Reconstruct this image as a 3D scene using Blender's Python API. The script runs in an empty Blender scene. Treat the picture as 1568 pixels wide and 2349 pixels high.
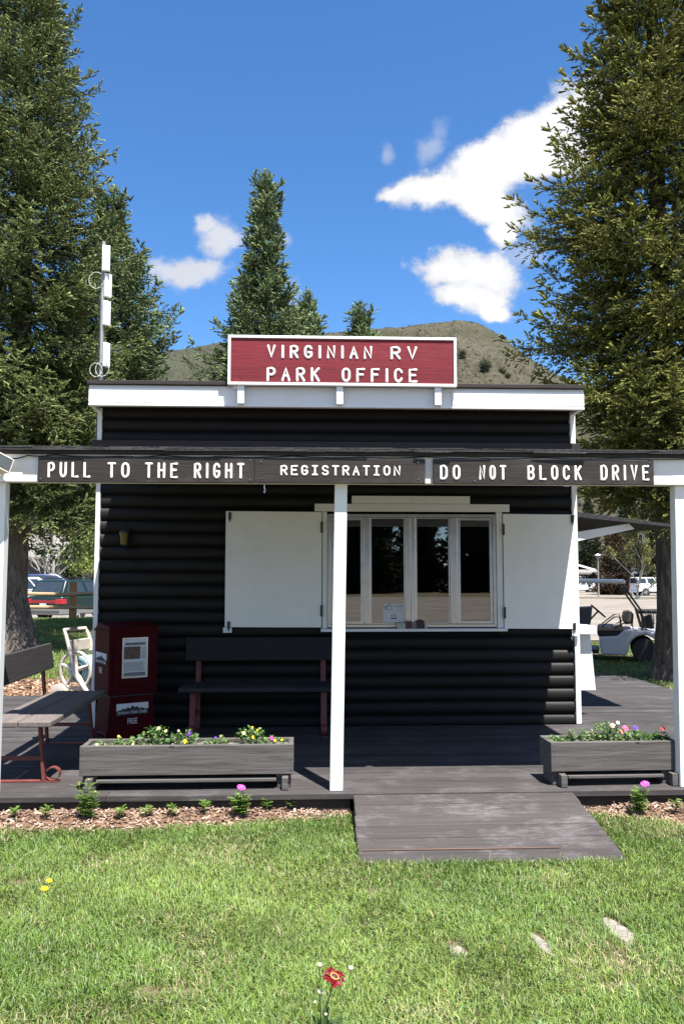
import bpy, math, random
import numpy as np
from mathutils import Vector, Matrix, Euler
R = math.radians
random.seed(7)
S = bpy.context.scene
COL = S.collection

# ------------------------------------------------------------------ camera
PSI, PIT, EZ, FPX = R(2.56), R(4.4), 1.64, 1900.0
cam = bpy.data.cameras.new("camera"); cam_o = bpy.data.objects.new("camera", cam); COL.objects.link(cam_o)
cam.sensor_fit = 'HORIZONTAL'; cam.sensor_width = 24.0; cam.lens = 24.0 * FPX / 1568.0
cam.clip_start = 0.05; cam.clip_end = 6000
cam_o.location = (0, 0, EZ); cam_o.rotation_euler = (R(90) + PIT, 0, -PSI)
S.camera = cam_o

# ------------------------------------------------------------------ light, sky, exposure
S.view_settings.view_transform = 'Standard'; S.view_settings.look = 'None'
S.view_settings.gamma = 1; S.view_settings.use_curve_mapping = False
S.view_settings.exposure = 1.45
SUN_EL, SUN_AZ = R(68), R(25)          # azimuth: degrees from straight behind the viewer (-Y) towards +X
sv = Vector((math.cos(SUN_EL) * math.sin(SUN_AZ), -math.cos(SUN_EL) * math.cos(SUN_AZ), math.sin(SUN_EL)))
sun = bpy.data.lights.new("sun", 'SUN'); sun.energy = 5.0; sun.angle = R(0.5); sun.color = (1.0, 0.965, 0.91)
sun_o = bpy.data.objects.new("sun", sun); COL.objects.link(sun_o)
sun_o.rotation_euler = sv.to_track_quat('Z', 'Y').to_euler(); sun_o.location = (3, -8, 20)
SKY_STRENGTH = 0.090

def ray_dir(px, py):
    a = (px - 784) / FPX; b = (1174.5 - py) / FPX
    fh = math.cos(PIT) - b * math.sin(PIT); fz = math.sin(PIT) + b * math.cos(PIT)
    return (a * math.cos(PSI) + fh * math.sin(PSI), -a * math.sin(PSI) + fh * math.cos(PSI), fz)

def build_world():
    w = bpy.data.worlds.new("World"); S.world = w; w.use_nodes = True
    nt = w.node_tree; N = nt.nodes; Lk = nt.links; N.clear()
    def nd(t, **k):
        n = N.new(t)
        for a, b in k.items(): setattr(n, a, b)
        return n
    def mth(op, a, b=None, c=None, clamp=False):
        n = nd('ShaderNodeMath', operation=op); n.use_clamp = clamp
        for i, v in enumerate((a, b, c)):
            if v is None: continue
            if isinstance(v, (int, float)): n.inputs[i].default_value = v
            else: Lk.new(v, n.inputs[i])
        return n.outputs[0]
    sky = nd('ShaderNodeTexSky', sky_type='NISHITA'); sky.sun_disc = False
    sky.sun_elevation = SUN_EL; sky.sun_rotation = math.atan2(sv.x, sv.y)
    sky.altitude = 1900; sky.air_density = 1.0; sky.dust_density = 0.6; sky.ozone_density = 4.5
    geo = nd('ShaderNodeNewGeometry'); neg = nd('ShaderNodeVectorMath', operation='SCALE'); neg.inputs['Scale'].default_value = -1
    Lk.new(geo.outputs['Incoming'], neg.inputs[0])
    sep = nd('ShaderNodeSeparateXYZ'); Lk.new(neg.outputs[0], sep.inputs[0])
    yy = mth('MAXIMUM', sep.outputs['Y'], 0.02)
    u = mth('DIVIDE', sep.outputs['X'], yy); v = mth('DIVIDE', sep.outputs['Z'], yy)
    cmb = nd('ShaderNodeCombineXYZ'); Lk.new(u, cmb.inputs[0]); Lk.new(v, cmb.inputs[1])
    def noise(scale, det, off, rough=.55):
        mp = nd('ShaderNodeVectorMath', operation='ADD'); mp.inputs[1].default_value = (off, off * .7, 0)
        Lk.new(cmb.outputs[0], mp.inputs[0])
        n = nd('ShaderNodeTexNoise'); n.inputs['Scale'].default_value = scale; n.inputs['Detail'].default_value = det
        n.inputs['Roughness'].default_value = rough; Lk.new(mp.outputs[0], n.inputs['Vector'])
        return n.outputs['Fac']
    # warped coordinates give the puffs ragged outlines
    w1 = mth('MULTIPLY', mth('SUBTRACT', noise(14, 6, 3.1), .5), .055)
    w2 = mth('MULTIPLY', mth('SUBTRACT', noise(14, 6, 9.7), .5), .055)
    uu = mth('ADD', u, w1); vv = mth('ADD', v, w2)
    big = [(1300, 255, 95, 62, 28), (1345, 215, 55, 45, 0), (1235, 320, 130, 74, 30), (1130, 385, 125, 72, 24), (1065, 430, 100, 48, 10), (1000, 435, 110, 42, 14),
           (1120, 470, 95, 48, -20), (1145, 520, 38, 55, 0), (1270, 355, 110, 60, 20), (925, 450, 60, 16, 10),
           (1010, 612, 72, 42, 0), (1105, 630, 90, 48, -4), (1080, 680, 85, 40, -8), (1125, 715, 50, 22, 0)]
    puffs = [(500, 550, 46, 40, -20), (430, 625, 82, 34, 0), (465, 515, 22, 24, 0), (480, 610, 30, 26, 0)]
    thin = [(985, 330, 26, 52, -25), (650, 550, 22, 22, 0), (670, 690, 22, 38, -20), (890, 355, 14, 26, 20), (1190, 590, 60, 30, 0)]
    def field(items):
        out = None
        for (px, py, rx, ry, rot) in items:
            d = ray_dir(px, py); u0, v0 = d[0] / d[1], d[2] / d[1]
            c, s = math.cos(R(rot)), math.sin(R(rot))
            du = mth('SUBTRACT', uu, u0); dv = mth('SUBTRACT', vv, v0)
            a = mth('DIVIDE', mth('ADD', mth('MULTIPLY', du, c), mth('MULTIPLY', dv, s)), rx * 1.2 / FPX)
            b = mth('DIVIDE', mth('SUBTRACT', mth('MULTIPLY', dv, c), mth('MULTIPLY', du, s)), ry * 1.2 / FPX)
            r = mth('SQRT', mth('ADD', mth('MULTIPLY', a, a), mth('MULTIPLY', b, b)))
            f = mth('SUBTRACT', 1.0, r)
            if out is None: out = f
            else:
                n = nd('ShaderNodeMath', operation='SMOOTH_MAX'); Lk.new(out, n.inputs[0]); Lk.new(f, n.inputs[1]); n.inputs[2].default_value = .25
                out = n.outputs[0]
        return out
    nz = mth('SUBTRACT', noise(30, 10, 1.3, .64), .5)
    f1 = mth('ADD', field(big), mth('MULTIPLY', nz, 1.1))
    f2 = mth('ADD', field(thin), mth('MULTIPLY', nz, 1.3))
    def ramp(f, lo, hi):
        n = nd('ShaderNodeMapRange', interpolation_type='SMOOTHERSTEP'); Lk.new(f, n.inputs[0])
        n.inputs[1].default_value = lo; n.inputs[2].default_value = hi; n.clamp = True
        return n.outputs[0]
    d1 = ramp(f1, -.14, .46); d2 = mth('MULTIPLY', ramp(f2, -.35, .95), .38)
    f3 = mth('ADD', field(puffs), mth('MULTIPLY', nz, 1.3)); d3 = mth('MULTIPLY', ramp(f3, -.2, .62), .86)
    dens = mth('MAXIMUM', mth('MAXIMUM', d1, d2), d3)
    front = ramp(sep.outputs['Y'], .05, .2); dens = mth('MULTIPLY', dens, front)
    bmap = nd('ShaderNodeTexNoise'); bmap.inputs['Scale'].default_value = 3.2; bmap.inputs['Detail'].default_value = 7; Lk.new(neg.outputs[0], bmap.inputs['Vector'])
    back = mth('MULTIPLY', ramp(bmap.outputs['Fac'], .44, .60), ramp(mth('MULTIPLY', sep.outputs['Y'], -1), .0, .25))   # unseen broken cumulus behind the viewer, added to lift the fill light
    dens = mth('MAXIMUM', dens, mth('MULTIPLY', back, ramp(sep.outputs['Z'], .05, .2)))
    shade = mth('ADD', mth('MULTIPLY', ramp(f1, -.1, .9), 1.1), mth('MULTIPLY_ADD', noise(11, 6, 5.5), 1.5, 2.6))
    cc = nd('ShaderNodeCombineXYZ')
    Lk.new(shade, cc.inputs[0]); Lk.new(mth('MULTIPLY', shade, 1.01), cc.inputs[1]); Lk.new(mth('MULTIPLY', shade, 1.045), cc.inputs[2])
    mix = nd('ShaderNodeMix', data_type='RGBA'); Lk.new(dens, mix.inputs['Factor'])
    hs = nd('ShaderNodeHueSaturation'); hs.inputs['Saturation'].default_value = SKY_SAT; hs.inputs['Value'].default_value = SKY_VAL
    Lk.new(sky.outputs[0], hs.inputs['Color'])
    Lk.new(hs.outputs[0], mix.inputs['A']); Lk.new(cc.outputs[0], mix.inputs['B'])
    bg = nd('ShaderNodeBackground'); bg.inputs['Strength'].default_value = SKY_STRENGTH; Lk.new(mix.outputs['Result'], bg.inputs['Color'])
    out = nd('ShaderNodeOutputWorld'); Lk.new(bg.outputs[0], out.inputs['Surface'])
SKY_SAT, SKY_VAL = 1.18, 1.0
build_world()

# ------------------------------------------------------------------ materials
MATS = {}
class NT:
    def __init__(s, name, rough=.7, spec=.5, metal=0.):
        s.m = bpy.data.materials.new(name); s.m.use_nodes = True
        s.t = s.m.node_tree; s.b = s.t.nodes['Principled BSDF']
        s.b.inputs['Roughness'].default_value = rough; s.b.inputs['Specular IOR Level'].default_value = spec; s.b.inputs['Metallic'].default_value = metal
        MATS[name] = s.m
    def n(s, t, **k):
        x = s.t.nodes.new(t)
        for a, b in k.items(): setattr(x, a, b)
        return x
    def l(s, a, b): s.t.links.new(a, b)
    def coords(s, scale=(1, 1, 1), world=False):
        if world: o = s.n('ShaderNodeNewGeometry').outputs['Position']
        else: o = s.n('ShaderNodeTexCoord').outputs['Object']
        mp = s.n('ShaderNodeMapping'); mp.inputs['Scale'].default_value = scale; s.l(o, mp.inputs['Vector']); return mp.outputs[0]
    def noise(s, vec, scale, det=5, rough=.55, dist=0.):
        x = s.n('ShaderNodeTexNoise'); x.inputs['Scale'].default_value = scale; x.inputs['Detail'].default_value = det
        x.inputs['Roughness'].default_value = rough; x.inputs['Distortion'].default_value = dist; s.l(vec, x.inputs['Vector']); return x.outputs['Fac']
    def math(s, op, a, b=None, clamp=False):
        x = s.n('ShaderNodeMath', operation=op); x.use_clamp = clamp
        for i, v in enumerate((a, b)):
            if v is None: continue
            if isinstance(v, (int, float)): x.inputs[i].default_value = v
            else: s.l(v, x.inputs[i])
        return x.outputs[0]
    def rng(s, f, a, b, c=0., d=1.):
        x = s.n('ShaderNodeMapRange'); s.l(f, x.inputs[0])
        for i, v in enumerate((a, b, c, d)): x.inputs[i + 1].default_value = v
        return x.outputs[0]
    def mix(s, fac, a, b, mode='MIX'):
        x = s.n('ShaderNodeMix', data_type='RGBA', blend_type=mode)
        for k, v in (('Factor', fac), ('A', a), ('B', b)):
            if isinstance(v, tuple): x.inputs[k].default_value = (*v, 1) if len(v) == 3 else v
            elif isinstance(v, (int, float)): x.inputs[k].default_value = v
            else: s.l(v, x.inputs[k])
        return x.outputs['Result']
    def col(s, c): s.l(c, s.b.inputs['Base Color'])
    def bump(s, h, strength=.3, dist=.01):
        x = s.n('ShaderNodeBump'); x.inputs['Strength'].default_value = strength; x.inputs['Distance'].default_value = dist
        s.l(h, x.inputs['Height']); s.l(x.outputs[0], s.b.inputs['Normal'])
    def island(s): return s.n('ShaderNodeNewGeometry').outputs['Random Per Island']
    def attr(s, a='tint'):
        x = s.n('ShaderNodeAttribute', attribute_name=a); return x.outputs['Color']

def flat(name, c, rough=.6, spec=.5, metal=0., var=.18, scale=9., bump=0.):
    s = NT(name, rough, spec, metal); v = s.coords()
    f = s.noise(v, scale, 6, .6)
    dk = tuple(x * (1 - var) for x in c); lt = tuple(min(1, x * (1 + var * .6)) for x in c)
    s.col(s.mix(s.rng(f, .3, .7), dk, lt))
    if bump: s.bump(s.noise(v, scale * 12, 3), bump, .004)
    return s.m

def wood(name, base, dark, axis='x', rough=.75, isl=.35, wear=None, wearamt=.4, knots=False, spec=.3, bump=.35, gs=1.):
    s = NT(name, rough, spec)
    st = {'x': (1.3, 26, 26), 'y': (26, 1.3, 26), 'z': (26, 26, 1.3)}[axis]
    v = s.coords(st)
    il = s.island()
    off = s.n('ShaderNodeVectorMath', operation='ADD'); s.l(v, off.inputs[0])
    cx = s.n('ShaderNodeCombineXYZ'); s.l(s.math('MULTIPLY', il, 37.), cx.inputs[0]); s.l(s.math('MULTIPLY', il, 91.), cx.inputs[1]); s.l(cx.outputs[0], off.inputs[1])
    g = s.noise(off.outputs[0], 2.2 * gs, 7, .62, .7)
    g2 = s.noise(s.coords(), 3.0, 4, .5)
    c = s.mix(s.rng(g, .32, .68), dark, base)
    c = s.mix(s.rng(g2, .3, .75, 0, .45), c, tuple(x * .62 for x in base))
    k = s.math('ADD', s.math('MULTIPLY', il, isl * 2), 1 - isl)
    kk = s.n('ShaderNodeCombineXYZ')
    for i in range(3): s.l(k, kk.inputs[i])
    c = s.mix(1.0, c, kk.outputs[0], 'MULTIPLY')
    if wear:
        wv = s.coords((1, 1.9, 1.9) if axis == 'x' else (1.9, 1, 1.9) if axis == 'y' else (1.9, 1.9, 1))
        f = s.math('MULTIPLY', s.rng(s.noise(wv, 2.6, 9, .74), .50, .80), s.rng(s.noise(s.coords((4, 60, 60) if axis == 'x' else (60, 4, 60)), 2, 4, .7), .35, .65), True)
        c = s.mix(s.math('MULTIPLY', f, wearamt), c, wear)
    if knots:
        vo = s.n('ShaderNodeTexVoronoi', feature='F1'); vo.inputs['Scale'].default_value = 1.6
        s.l(s.coords((2.4, 6, 6) if axis == 'x' else (6, 2.4, 6)), vo.inputs['Vector'])
        c = s.mix(s.rng(vo.outputs['Distance'], .05, .11, .85, 0), c, tuple(x * .25 for x in dark))
    s.col(c); s.bump(g, bump, .006)
    return s.m

def tinted(name, rough=.6, spec=.25, scale=6., var=.25, trans=0.):
    s = NT(name, rough, spec); f = s.noise(s.coords(), scale, 4)
    k = s.rng(f, .3, .7, 1 - var, 1 + var); kk = s.n('ShaderNodeCombineXYZ')
    for i in range(3): s.l(k, kk.inputs[i])
    c = s.mix(1.0, s.attr(), kk.outputs[0], 'MULTIPLY'); s.col(c)
    if trans:
        t = s.n('ShaderNodeBsdfTranslucent'); s.l(c, t.inputs['Color'])
        mx = s.n('ShaderNodeMixShader'); mx.inputs[0].default_value = trans
        s.l(s.b.outputs[0], mx.inputs[1]); s.l(t.outputs[0], mx.inputs[2])
        s.l(mx.outputs[0], s.t.nodes['Material Output'].inputs['Surface'])
    return s.m

def white_paint(name, axis='x', c=(.80, .80, .78), dirt=.22):
    s = NT(name, .55, .4)
    st = {'x': (1.2, 22, 22), 'y': (22, 1.2, 22), 'z': (22, 22, 1.2)}[axis]
    g = s.noise(s.coords(st), 2.5, 6, .65, .5); d = s.noise(s.coords(), 5, 7, .7)
    spots = s.rng(s.noise(s.coords(), 38, 3, .6), .70, .78)
    col = s.mix(s.rng(d, .5, .8, 0, dirt), c, (.52, .50, .44))
    col = s.mix(s.rng(g, .62, .8, 0, .25), col, (.45, .43, .40))
    col = s.mix(s.math('MULTIPLY', spots, .35), col, (.3, .28, .25))
    s.col(col); s.bump(g, .25, .004)
    return s.m

def glass(name, c=(.75, .78, .78), refl=.16):
    s = NT(name)
    t = s.n('ShaderNodeBsdfTransparent'); t.inputs['Color'].default_value = (*c, 1)
    g = s.n('ShaderNodeBsdfGlossy'); g.inputs['Roughness'].default_value = .006
    lw = s.n('ShaderNodeLayerWeight'); lw.inputs['Blend'].default_value = .35
    f = s.rng(lw.outputs['Fresnel'], 0, 1, refl, 1.)
    mx = s.n('ShaderNodeMixShader'); s.l(f, mx.inputs[0]); s.l(t.outputs[0], mx.inputs[1]); s.l(g.outputs[0], mx.inputs[2])
    s.l(mx.outputs[0], s.t.nodes['Material Output'].inputs['Surface'])
    return s.m

M_logs = wood('black_log_paint', (.0105, .0100, .0093), (.006, .0058, .0054), 'x', .60, .22, spec=.27, wear=(.05, .046, .042), wearamt=.25)
M_upper = wood('black_wall_paint', (.009, .009, .0095), (.005, .005, .0055), 'x', .75, .15, spec=.15)
M_brown = wood('dark_brown_paint', (.042, .034, .031), (.024, .02, .018), 'x', .62, .2, wear=(.16, .14, .13), wearamt=.35)
M_signb = wood('sign_brown_paint', (.040, .032, .028), (.022, .018, .016), 'x', .55, .12, wear=(.3, .27, .24), wearamt=.28)
M_deck = wood('weathered_deck_wood', (.062, .055, .054), (.030, .027, .027), 'x', .8, .22, wear=(.30, .28, .285), wearamt=.5, gs=.8)
M_ramp = wood('weathered_ramp_wood', (.070, .060, .059), (.038, .033, .033), 'x', .8, .14, wear=(.38, .35, .355), wearamt=.6, gs=.7)
M_rampworn = wood('bare_worn_wood', (.20, .115, .08), (.09, .06, .05), 'x', .8, .1)
M_bench = wood('grey_bench_wood_lengthwise', (.16, .135, .125), (.075, .063, .06), 'x', .7, .15)
M_benchd = wood('dark_bench_wood', (.035, .034, .038), (.02, .02, .022), 'x', .7, .1)
M_plant_x = wood('weathered_planter_wood', (.15, .135, .128), (.05, .045, .043), 'x', .85, .18, knots=True)
M_redsign = wood('red_sign_paint', (.20, .016, .025), (.125, .010, .016), 'x', .6, .15, knots=True, wear=(.42, .14, .14), wearamt=.2)
M_white = white_paint('white_paint'); M_white_z = white_paint('white_paint_upright', 'z')
M_shutter = white_paint('white_shutter_paint', 'z', (.86, .85, .80), .20)
M_letters = flat('white_letter_paint', (.82, .80, .76), .6, var=.08, scale=30)
M_iron = flat('red_brown_iron', (.16, .045, .038), .5, .4, var=.35, scale=25)
M_black = flat('black_rubber', (.012, .012, .013), .6)
M_dark = flat('dark_metal', (.03, .03, .032), .4, .5)
M_alu = flat('aluminium', (.50, .52, .56), .25, .5, .9, var=.12)
M_glass = glass('window_glass', (.5, .52, .5), .15)
M_shingle = flat('black_shingle', (.045, .043, .045), .9, .2, var=.5, scale=40, bump=.6)
M_inside = flat('dark_interior', (.02, .02, .018), .9)
M_boxred = flat('dark_red_box_paint', (.048, .002, .004), .6, .08, var=.25)
M_paper = flat('paper', (.66, .66, .68), .8, var=.08)
M_ink = flat('dark_ink', (.03, .03, .035), .8)
M_bark = None

def bark(name, a, b):
    s = NT(name, .9, .15); v = s.coords((9, 9, 1.6)); f = s.noise(v, 1.6, 7, .7, 1.2); g = s.noise(s.coords((30, 30, 8)), 1.2, 4)
    s.col(s.mix(s.rng(f, .35, .65), a, b)); s.bump(s.math('ADD', f, s.math('MULTIPLY', g, .4)), 1., .05); return s.m
M_bark = bark('spruce_bark', (.05, .04, .035), (.24, .20, .17))
M_palebark = bark('pale_bark', (.28, .26, .22), (.55, .52, .45))
M_needle = tinted('spruce_needles', .6, .12, 1.2, .3, .08)
M_leaf = tinted('leaves', .5, .3, 30, .2, .25)
M_grass = tinted('grass_blades', .5, .3, 2.2, .22, .22)
M_tint = tinted('tinted_matte', .8, .2, 20, .15)
M_petal = tinted('petals', .5, .3, 60, .12, .2)

# ------------------------------------------------------------------ mesh helpers
class MB:
    def __init__(s): s.v = []; s.f = []; s.c = []; s.col = None
    def add(s, vs, fs):
        n = len(s.v); s.v += [tuple(x) for x in vs]; s.f += [tuple(i + n for i in f) for f in fs]
        s.c += [s.col or (1, 1, 1)] * len(vs); return s
    def box(s, x0, x1, y0, y1, z0, z1, M=None):
        vs = [(x, y, z) for x in (x0, x1) for y in (y0, y1) for z in (z0, z1)]
        if M is not None: vs = [M @ Vector(p) for p in vs]
        return s.add(vs, [(0, 1, 3, 2), (4, 6, 7, 5), (0, 4, 5, 1), (2, 3, 7, 6), (0, 2, 6, 4), (1, 5, 7, 3)])
    def hexa(s, p8): return s.add(p8, [(0, 1, 3, 2), (4, 6, 7, 5), (0, 4, 5, 1), (2, 3, 7, 6), (0, 2, 6, 4), (1, 5, 7, 3)])
    def tube(s, pts, r, n=8, cap=True, flat=None, closed=False):
        pts = [Vector(p) for p in pts]; m = len(pts)
        rs = r if isinstance(r, (list, tuple)) else [r] * m
        t0 = (pts[1] - pts[0]).normalized()
        up = Vector((0, 0, 1)) if abs(t0.z) < .9 else Vector((1, 0, 0))
        u = t0.cross(up).normalized(); vs = []
        for i, p in enumerate(pts):
            a = pts[i - 1] if i > 0 else (pts[-1] if closed else p); b = pts[i + 1] if i < m - 1 else (pts[0] if closed else p)
            t = (b - a).normalized(); u = (u - t * u.dot(t))
            u = u.normalized() if u.length > 1e-6 else t.orthogonal().normalized()
            w = t.cross(u)
            for k in range(n):
                an = 2 * math.pi * k / n; q = p + (u * math.cos(an) + w * math.sin(an)) * rs[i]
                vs.append(q)
        fs = []
        for i in range(m if closed else m - 1):
            j = (i + 1) % m
            for k in range(n): fs.append((i * n + k, i * n + (k + 1) % n, j * n + (k + 1) % n, j * n + k))
        if cap and not closed: fs += [tuple(range(n - 1, -1, -1)), tuple((m - 1) * n + k for k in range(n))]
        return s.add(vs, fs)
    def lathe(s, prof, n=16, M=None):
        vs = []; fs = []
        for r, z in prof:
            for k in range(n):
                a = 2 * math.pi * k / n; p = Vector((r * math.cos(a), r * math.sin(a), z)); vs.append(M @ p if M is not None else p)
        for i in range(len(prof) - 1):
            for k in range(n): fs.append((i * n + k, i * n + (k + 1) % n, (i + 1) * n + (k + 1) % n, (i + 1) * n + k))
        if prof[0][0] > 1e-4: fs.append(tuple(range(n - 1, -1, -1)))
        if prof[-1][0] > 1e-4: fs.append(tuple((len(prof) - 1) * n + k for k in range(n)))
        return s.add(vs, fs)
    def prism(s, poly, a0, a1, axis='y', M=None):
        n = len(poly); vs = []
        for a in (a0, a1):
            for p, q in poly:
                v = {'y': (p, a, q), 'x': (a, p, q), 'z': (p, q, a)}[axis]; vs.append(M @ Vector(v) if M is not None else v)
        fs = [tuple(range(n)), tuple(range(2 * n - 1, n - 1, -1))] + [(i, i + n, (i + 1) % n + n, (i + 1) % n) for i in range(n)]
        return s.add(vs, fs)
    def ball(s, c, r, n=8, m=6, sz=1.):
        prof = [(max(1e-5, r * math.sin(math.pi * i / m)), -r * sz * math.cos(math.pi * i / m)) for i in range(m + 1)]
        return s.lathe(prof, n, Matrix.Translation(c))

def link(o, parent=None):
    COL.objects.link(o)
    if parent is not None: o.parent = parent
    return o
def mesh_obj(name, mb, mat, parent=None, bevel=0., smooth=False, local=False, each=0):
    if each:      # every run of `each` vertices is a piece of its own
        o = None
        for i in range(0, len(mb.v), each):
            m = MB(); m.v = mb.v[i:i + each]; m.c = mb.c[i:i + each]; m.f = [tuple(k - i for k in f) for f in mb.f if i <= f[0] < i + each]
            o = mesh_obj(name, m, mat, parent, bevel, smooth, local)
        return o
    me = bpy.data.meshes.new(name)
    vs = mb.v
    if parent is not None and not local:
        ox = parent.location
        if parent.parent is not None: ox = ox + parent.parent.location
        vs = [(x - ox[0], y - ox[1], z - ox[2]) for x, y, z in vs]
    me.from_pydata(vs, [], mb.f); me.validate()
    if any(c != (1, 1, 1) for c in mb.c[:400000]) and len(me.vertices) == len(mb.c):
        at = me.color_attributes.new('tint', 'FLOAT_COLOR', 'POINT')
        at.data.foreach_set('color', np.array([(*c, 1) for c in mb.c], np.float32).ravel())
    import bmesh
    bm = bmesh.new(); bm.from_mesh(me); bmesh.ops.recalc_face_normals(bm, faces=bm.faces); bm.to_mesh(me); bm.free()
    me.materials.append(mat)
    if smooth:
        me.polygons.foreach_set('use_smooth', [True] * len(me.polygons))
        try: me.set_sharp_from_angle(angle=R(40))
        except Exception: pass
    o = bpy.data.objects.new(name, me); link(o, parent)
    if bevel:
        b = o.modifiers.new('bevel', 'BEVEL'); b.width = bevel; b.segments = 2; b.limit_method = 'ANGLE'; b.angle_limit = R(40)
    return o
def tag(o, label=None, cat=None, group=None, kind=None):
    for k, v in (('label', label), ('category', cat), ('group', group), ('kind', kind)):
        if v: o[k] = v
    return o
def thing(name, label, cat, loc=(0, 0, 0), rz=0., group=None):
    o = bpy.data.objects.new(name, None); o.empty_display_size = .2; COL.objects.link(o)
    o.location = loc; o.rotation_euler = (0, 0, rz); return tag(o, label, cat, group)
def copy_tree(o, parent=None):
    c = o.copy(); COL.objects.link(c)
    if parent is not None: c.parent = parent
    for ch in list(o.children): copy_tree(ch, c)
    return c
def npmesh(name, V, F, C, mat, parent=None):
    """V (n,3), F (m,3) triangles, C (n,3) tint"""
    me = bpy.data.meshes.new(name); V = np.ascontiguousarray(V, np.float32); F = np.ascontiguousarray(F, np.int32)
    me.vertices.add(len(V)); me.vertices.foreach_set('co', V.ravel())
    me.loops.add(F.size); me.loops.foreach_set('vertex_index', F.ravel())
    me.polygons.add(len(F)); me.polygons.foreach_set('loop_start', np.arange(0, F.size, 3, dtype=np.int32))
    at = me.color_attributes.new('tint', 'FLOAT_COLOR', 'POINT')
    c4 = np.ones((len(V), 4), np.float32); c4[:, :3] = C; at.data.foreach_set('color', c4.ravel())
    me.update(calc_edges=True); me.materials.append(mat)
    o = bpy.data.objects.new(name, me); link(o, parent); return o
def text_mesh(body, size):
    cu = bpy.data.curves.new('t', 'FONT'); cu.body = body; cu.size = size; cu.align_x = 'CENTER'; cu.extrude = .0008; cu.resolution_u = 2
    o = bpy.data.objects.new('t', cu); COL.objects.link(o)
    dg = bpy.context.evaluated_depsgraph_get(); me = bpy.data.meshes.new_from_object(o.evaluated_get(dg))
    mb = MB(); mb.v = [tuple(v.co) for v in me.vertices]; mb.f = [tuple(p.vertices) for p in me.polygons]; mb.c = [(1, 1, 1)] * len(mb.v)
    bpy.data.objects.remove(o); bpy.data.curves.remove(cu); bpy.data.meshes.remove(me); return mb
def xf(mb, M):
    mb.v = [tuple(M @ Vector(v)) for v in mb.v]; return mb
def at(px, py, y):
    d = ray_dir(px, py); t = y / d[1]; return Vector((d[0] * t, y, EZ + d[2] * t))
def vnoise(x, y, seed=0):
    """smooth 2-D value noise for placing things"""
    rs = np.random.RandomState(seed); T = rs.rand(64, 64)
    xi = np.floor(x).astype(int); yi = np.floor(y).astype(int); fx = x - xi; fy = y - yi
    fx = fx * fx * (3 - 2 * fx); fy = fy * fy * (3 - 2 * fy)
    g = lambda a, b: T[a % 64, b % 64]
    return (g(xi, yi) * (1 - fx) + g(xi + 1, yi) * fx) * (1 - fy) + (g(xi, yi + 1) * (1 - fx) + g(xi + 1, yi + 1) * fx) * fy
def fbm(x, y, seed=0, o=4):
    s = 0.; a = .5
    for i in range(o): s = s + a * vnoise(x * 2 ** i, y * 2 ** i, seed + i); a *= .5
    return s

# ================================================================== SETTING
def sm(t, a, b):
    t = np.clip((t - a) / (b - a), 0, 1); return t * t * (3 - 2 * t)
def hz(x, y):
    x = np.asarray(x, float); y = np.asarray(y, float)
    left = 1 - sm(x, -3.5, -1.0)
    m = .25 * np.exp(-((y - 26.3) / 3.6) ** 2) * left
    dn = -.48 * sm(y, 13.5, 85.) * (1 - left) - .08 * sm(y, 28., 34.) * left
    return m + dn
def sheet(name, x0, x1, y0, y1, res, dz, mat, wob=0., seed=3):
    nx = max(2, int((x1 - x0) / res)); ny = max(2, int((y1 - y0) / res))
    mb = MB()
    for j in range(ny + 1):
        for i in range(nx + 1):
            x = x0 + (x1 - x0) * i / nx; y = y0 + (y1 - y0) * j / ny
            if wob:
                if i in (0, nx): x += wob * (float(fbm(np.array([y * .35]), np.array([seed + i * .1]), seed)[0]) - .45) * 2
                if j in (0, ny): y += wob * (float(fbm(np.array([x * .35]), np.array([seed + 9. + j * .1]), seed)[0]) - .45) * 2
            mb.v.append((x, y, float(hz(x, y)) + dz)); mb.c.append((1, 1, 1))
    for j in range(ny):
        for i in range(nx):
            a = j * (nx + 1) + i; mb.f.append((a, a + 1, a + nx + 2, a + nx + 1))
    o = mesh_obj(name, mb, mat, smooth=True); return tag(o, kind='structure')

def ground_mat():
    s = NT('lawn_ground', .95, .1); v = s.coords((1, 1, 0), True)
    a = s.noise(v, 1.1, 6, .6); b = s.noise(v, 14, 5, .65)
    c = s.mix(s.rng(b, .3, .7), (.075, .066, .036), (.16, .135, .085))
    c = s.mix(s.rng(a, .5, .75, 0, .55), c, (.15, .13, .065)); s.col(c); s.bump(b, .5, .03); return s.m
def gravel_mat():
    s = NT('pale_gravel', .95, .15); v = s.coords((1, 1, 0), True)
    a = s.noise(v, .35, 6, .65); b = s.noise(v, 20, 4, .7)
    c = s.mix(s.rng(a, .3, .7), (.17, .145, .12), (.27, .24, .205)); c = s.mix(s.rng(b, .35, .7, 0, .35), c, (.10, .085, .07)); s.col(c); s.bump(b, .4, .02); return s.m
def hill_mat():
    s = NT('hill_grass', .95, .05); v = s.coords((1, 1, 1), True)
    a = s.noise(v, .012, 7, .6); b = s.noise(v, .16, 5, .7); d = s.noise(v, .45, 3, .6)
    c = s.mix(s.rng(a, .38, .62), (.076, .074, .044), (.122, .108, .080))
    c = s.mix(s.rng(b, .46, .60, 0, .75), c, (.055, .056, .036))
    c = s.mix(s.rng(d, .56, .66, 0, .8), c, (.035, .036, .024))
    sx = s.n('ShaderNodeSeparateXYZ'); s.l(s.n('ShaderNodeNewGeometry').outputs['Position'], sx.inputs[0])
    left = s.rng(sx.outputs['X'], 60, -60)
    c = s.mix(s.math('MULTIPLY', left, .75), c, s.mix(s.rng(d, .45, .62), (.088, .092, .062), (.036, .042, .032)))
    s.col(c); s.bump(s.noise(v, .05, 9, .7), 1., 12.); return s.m
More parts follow.
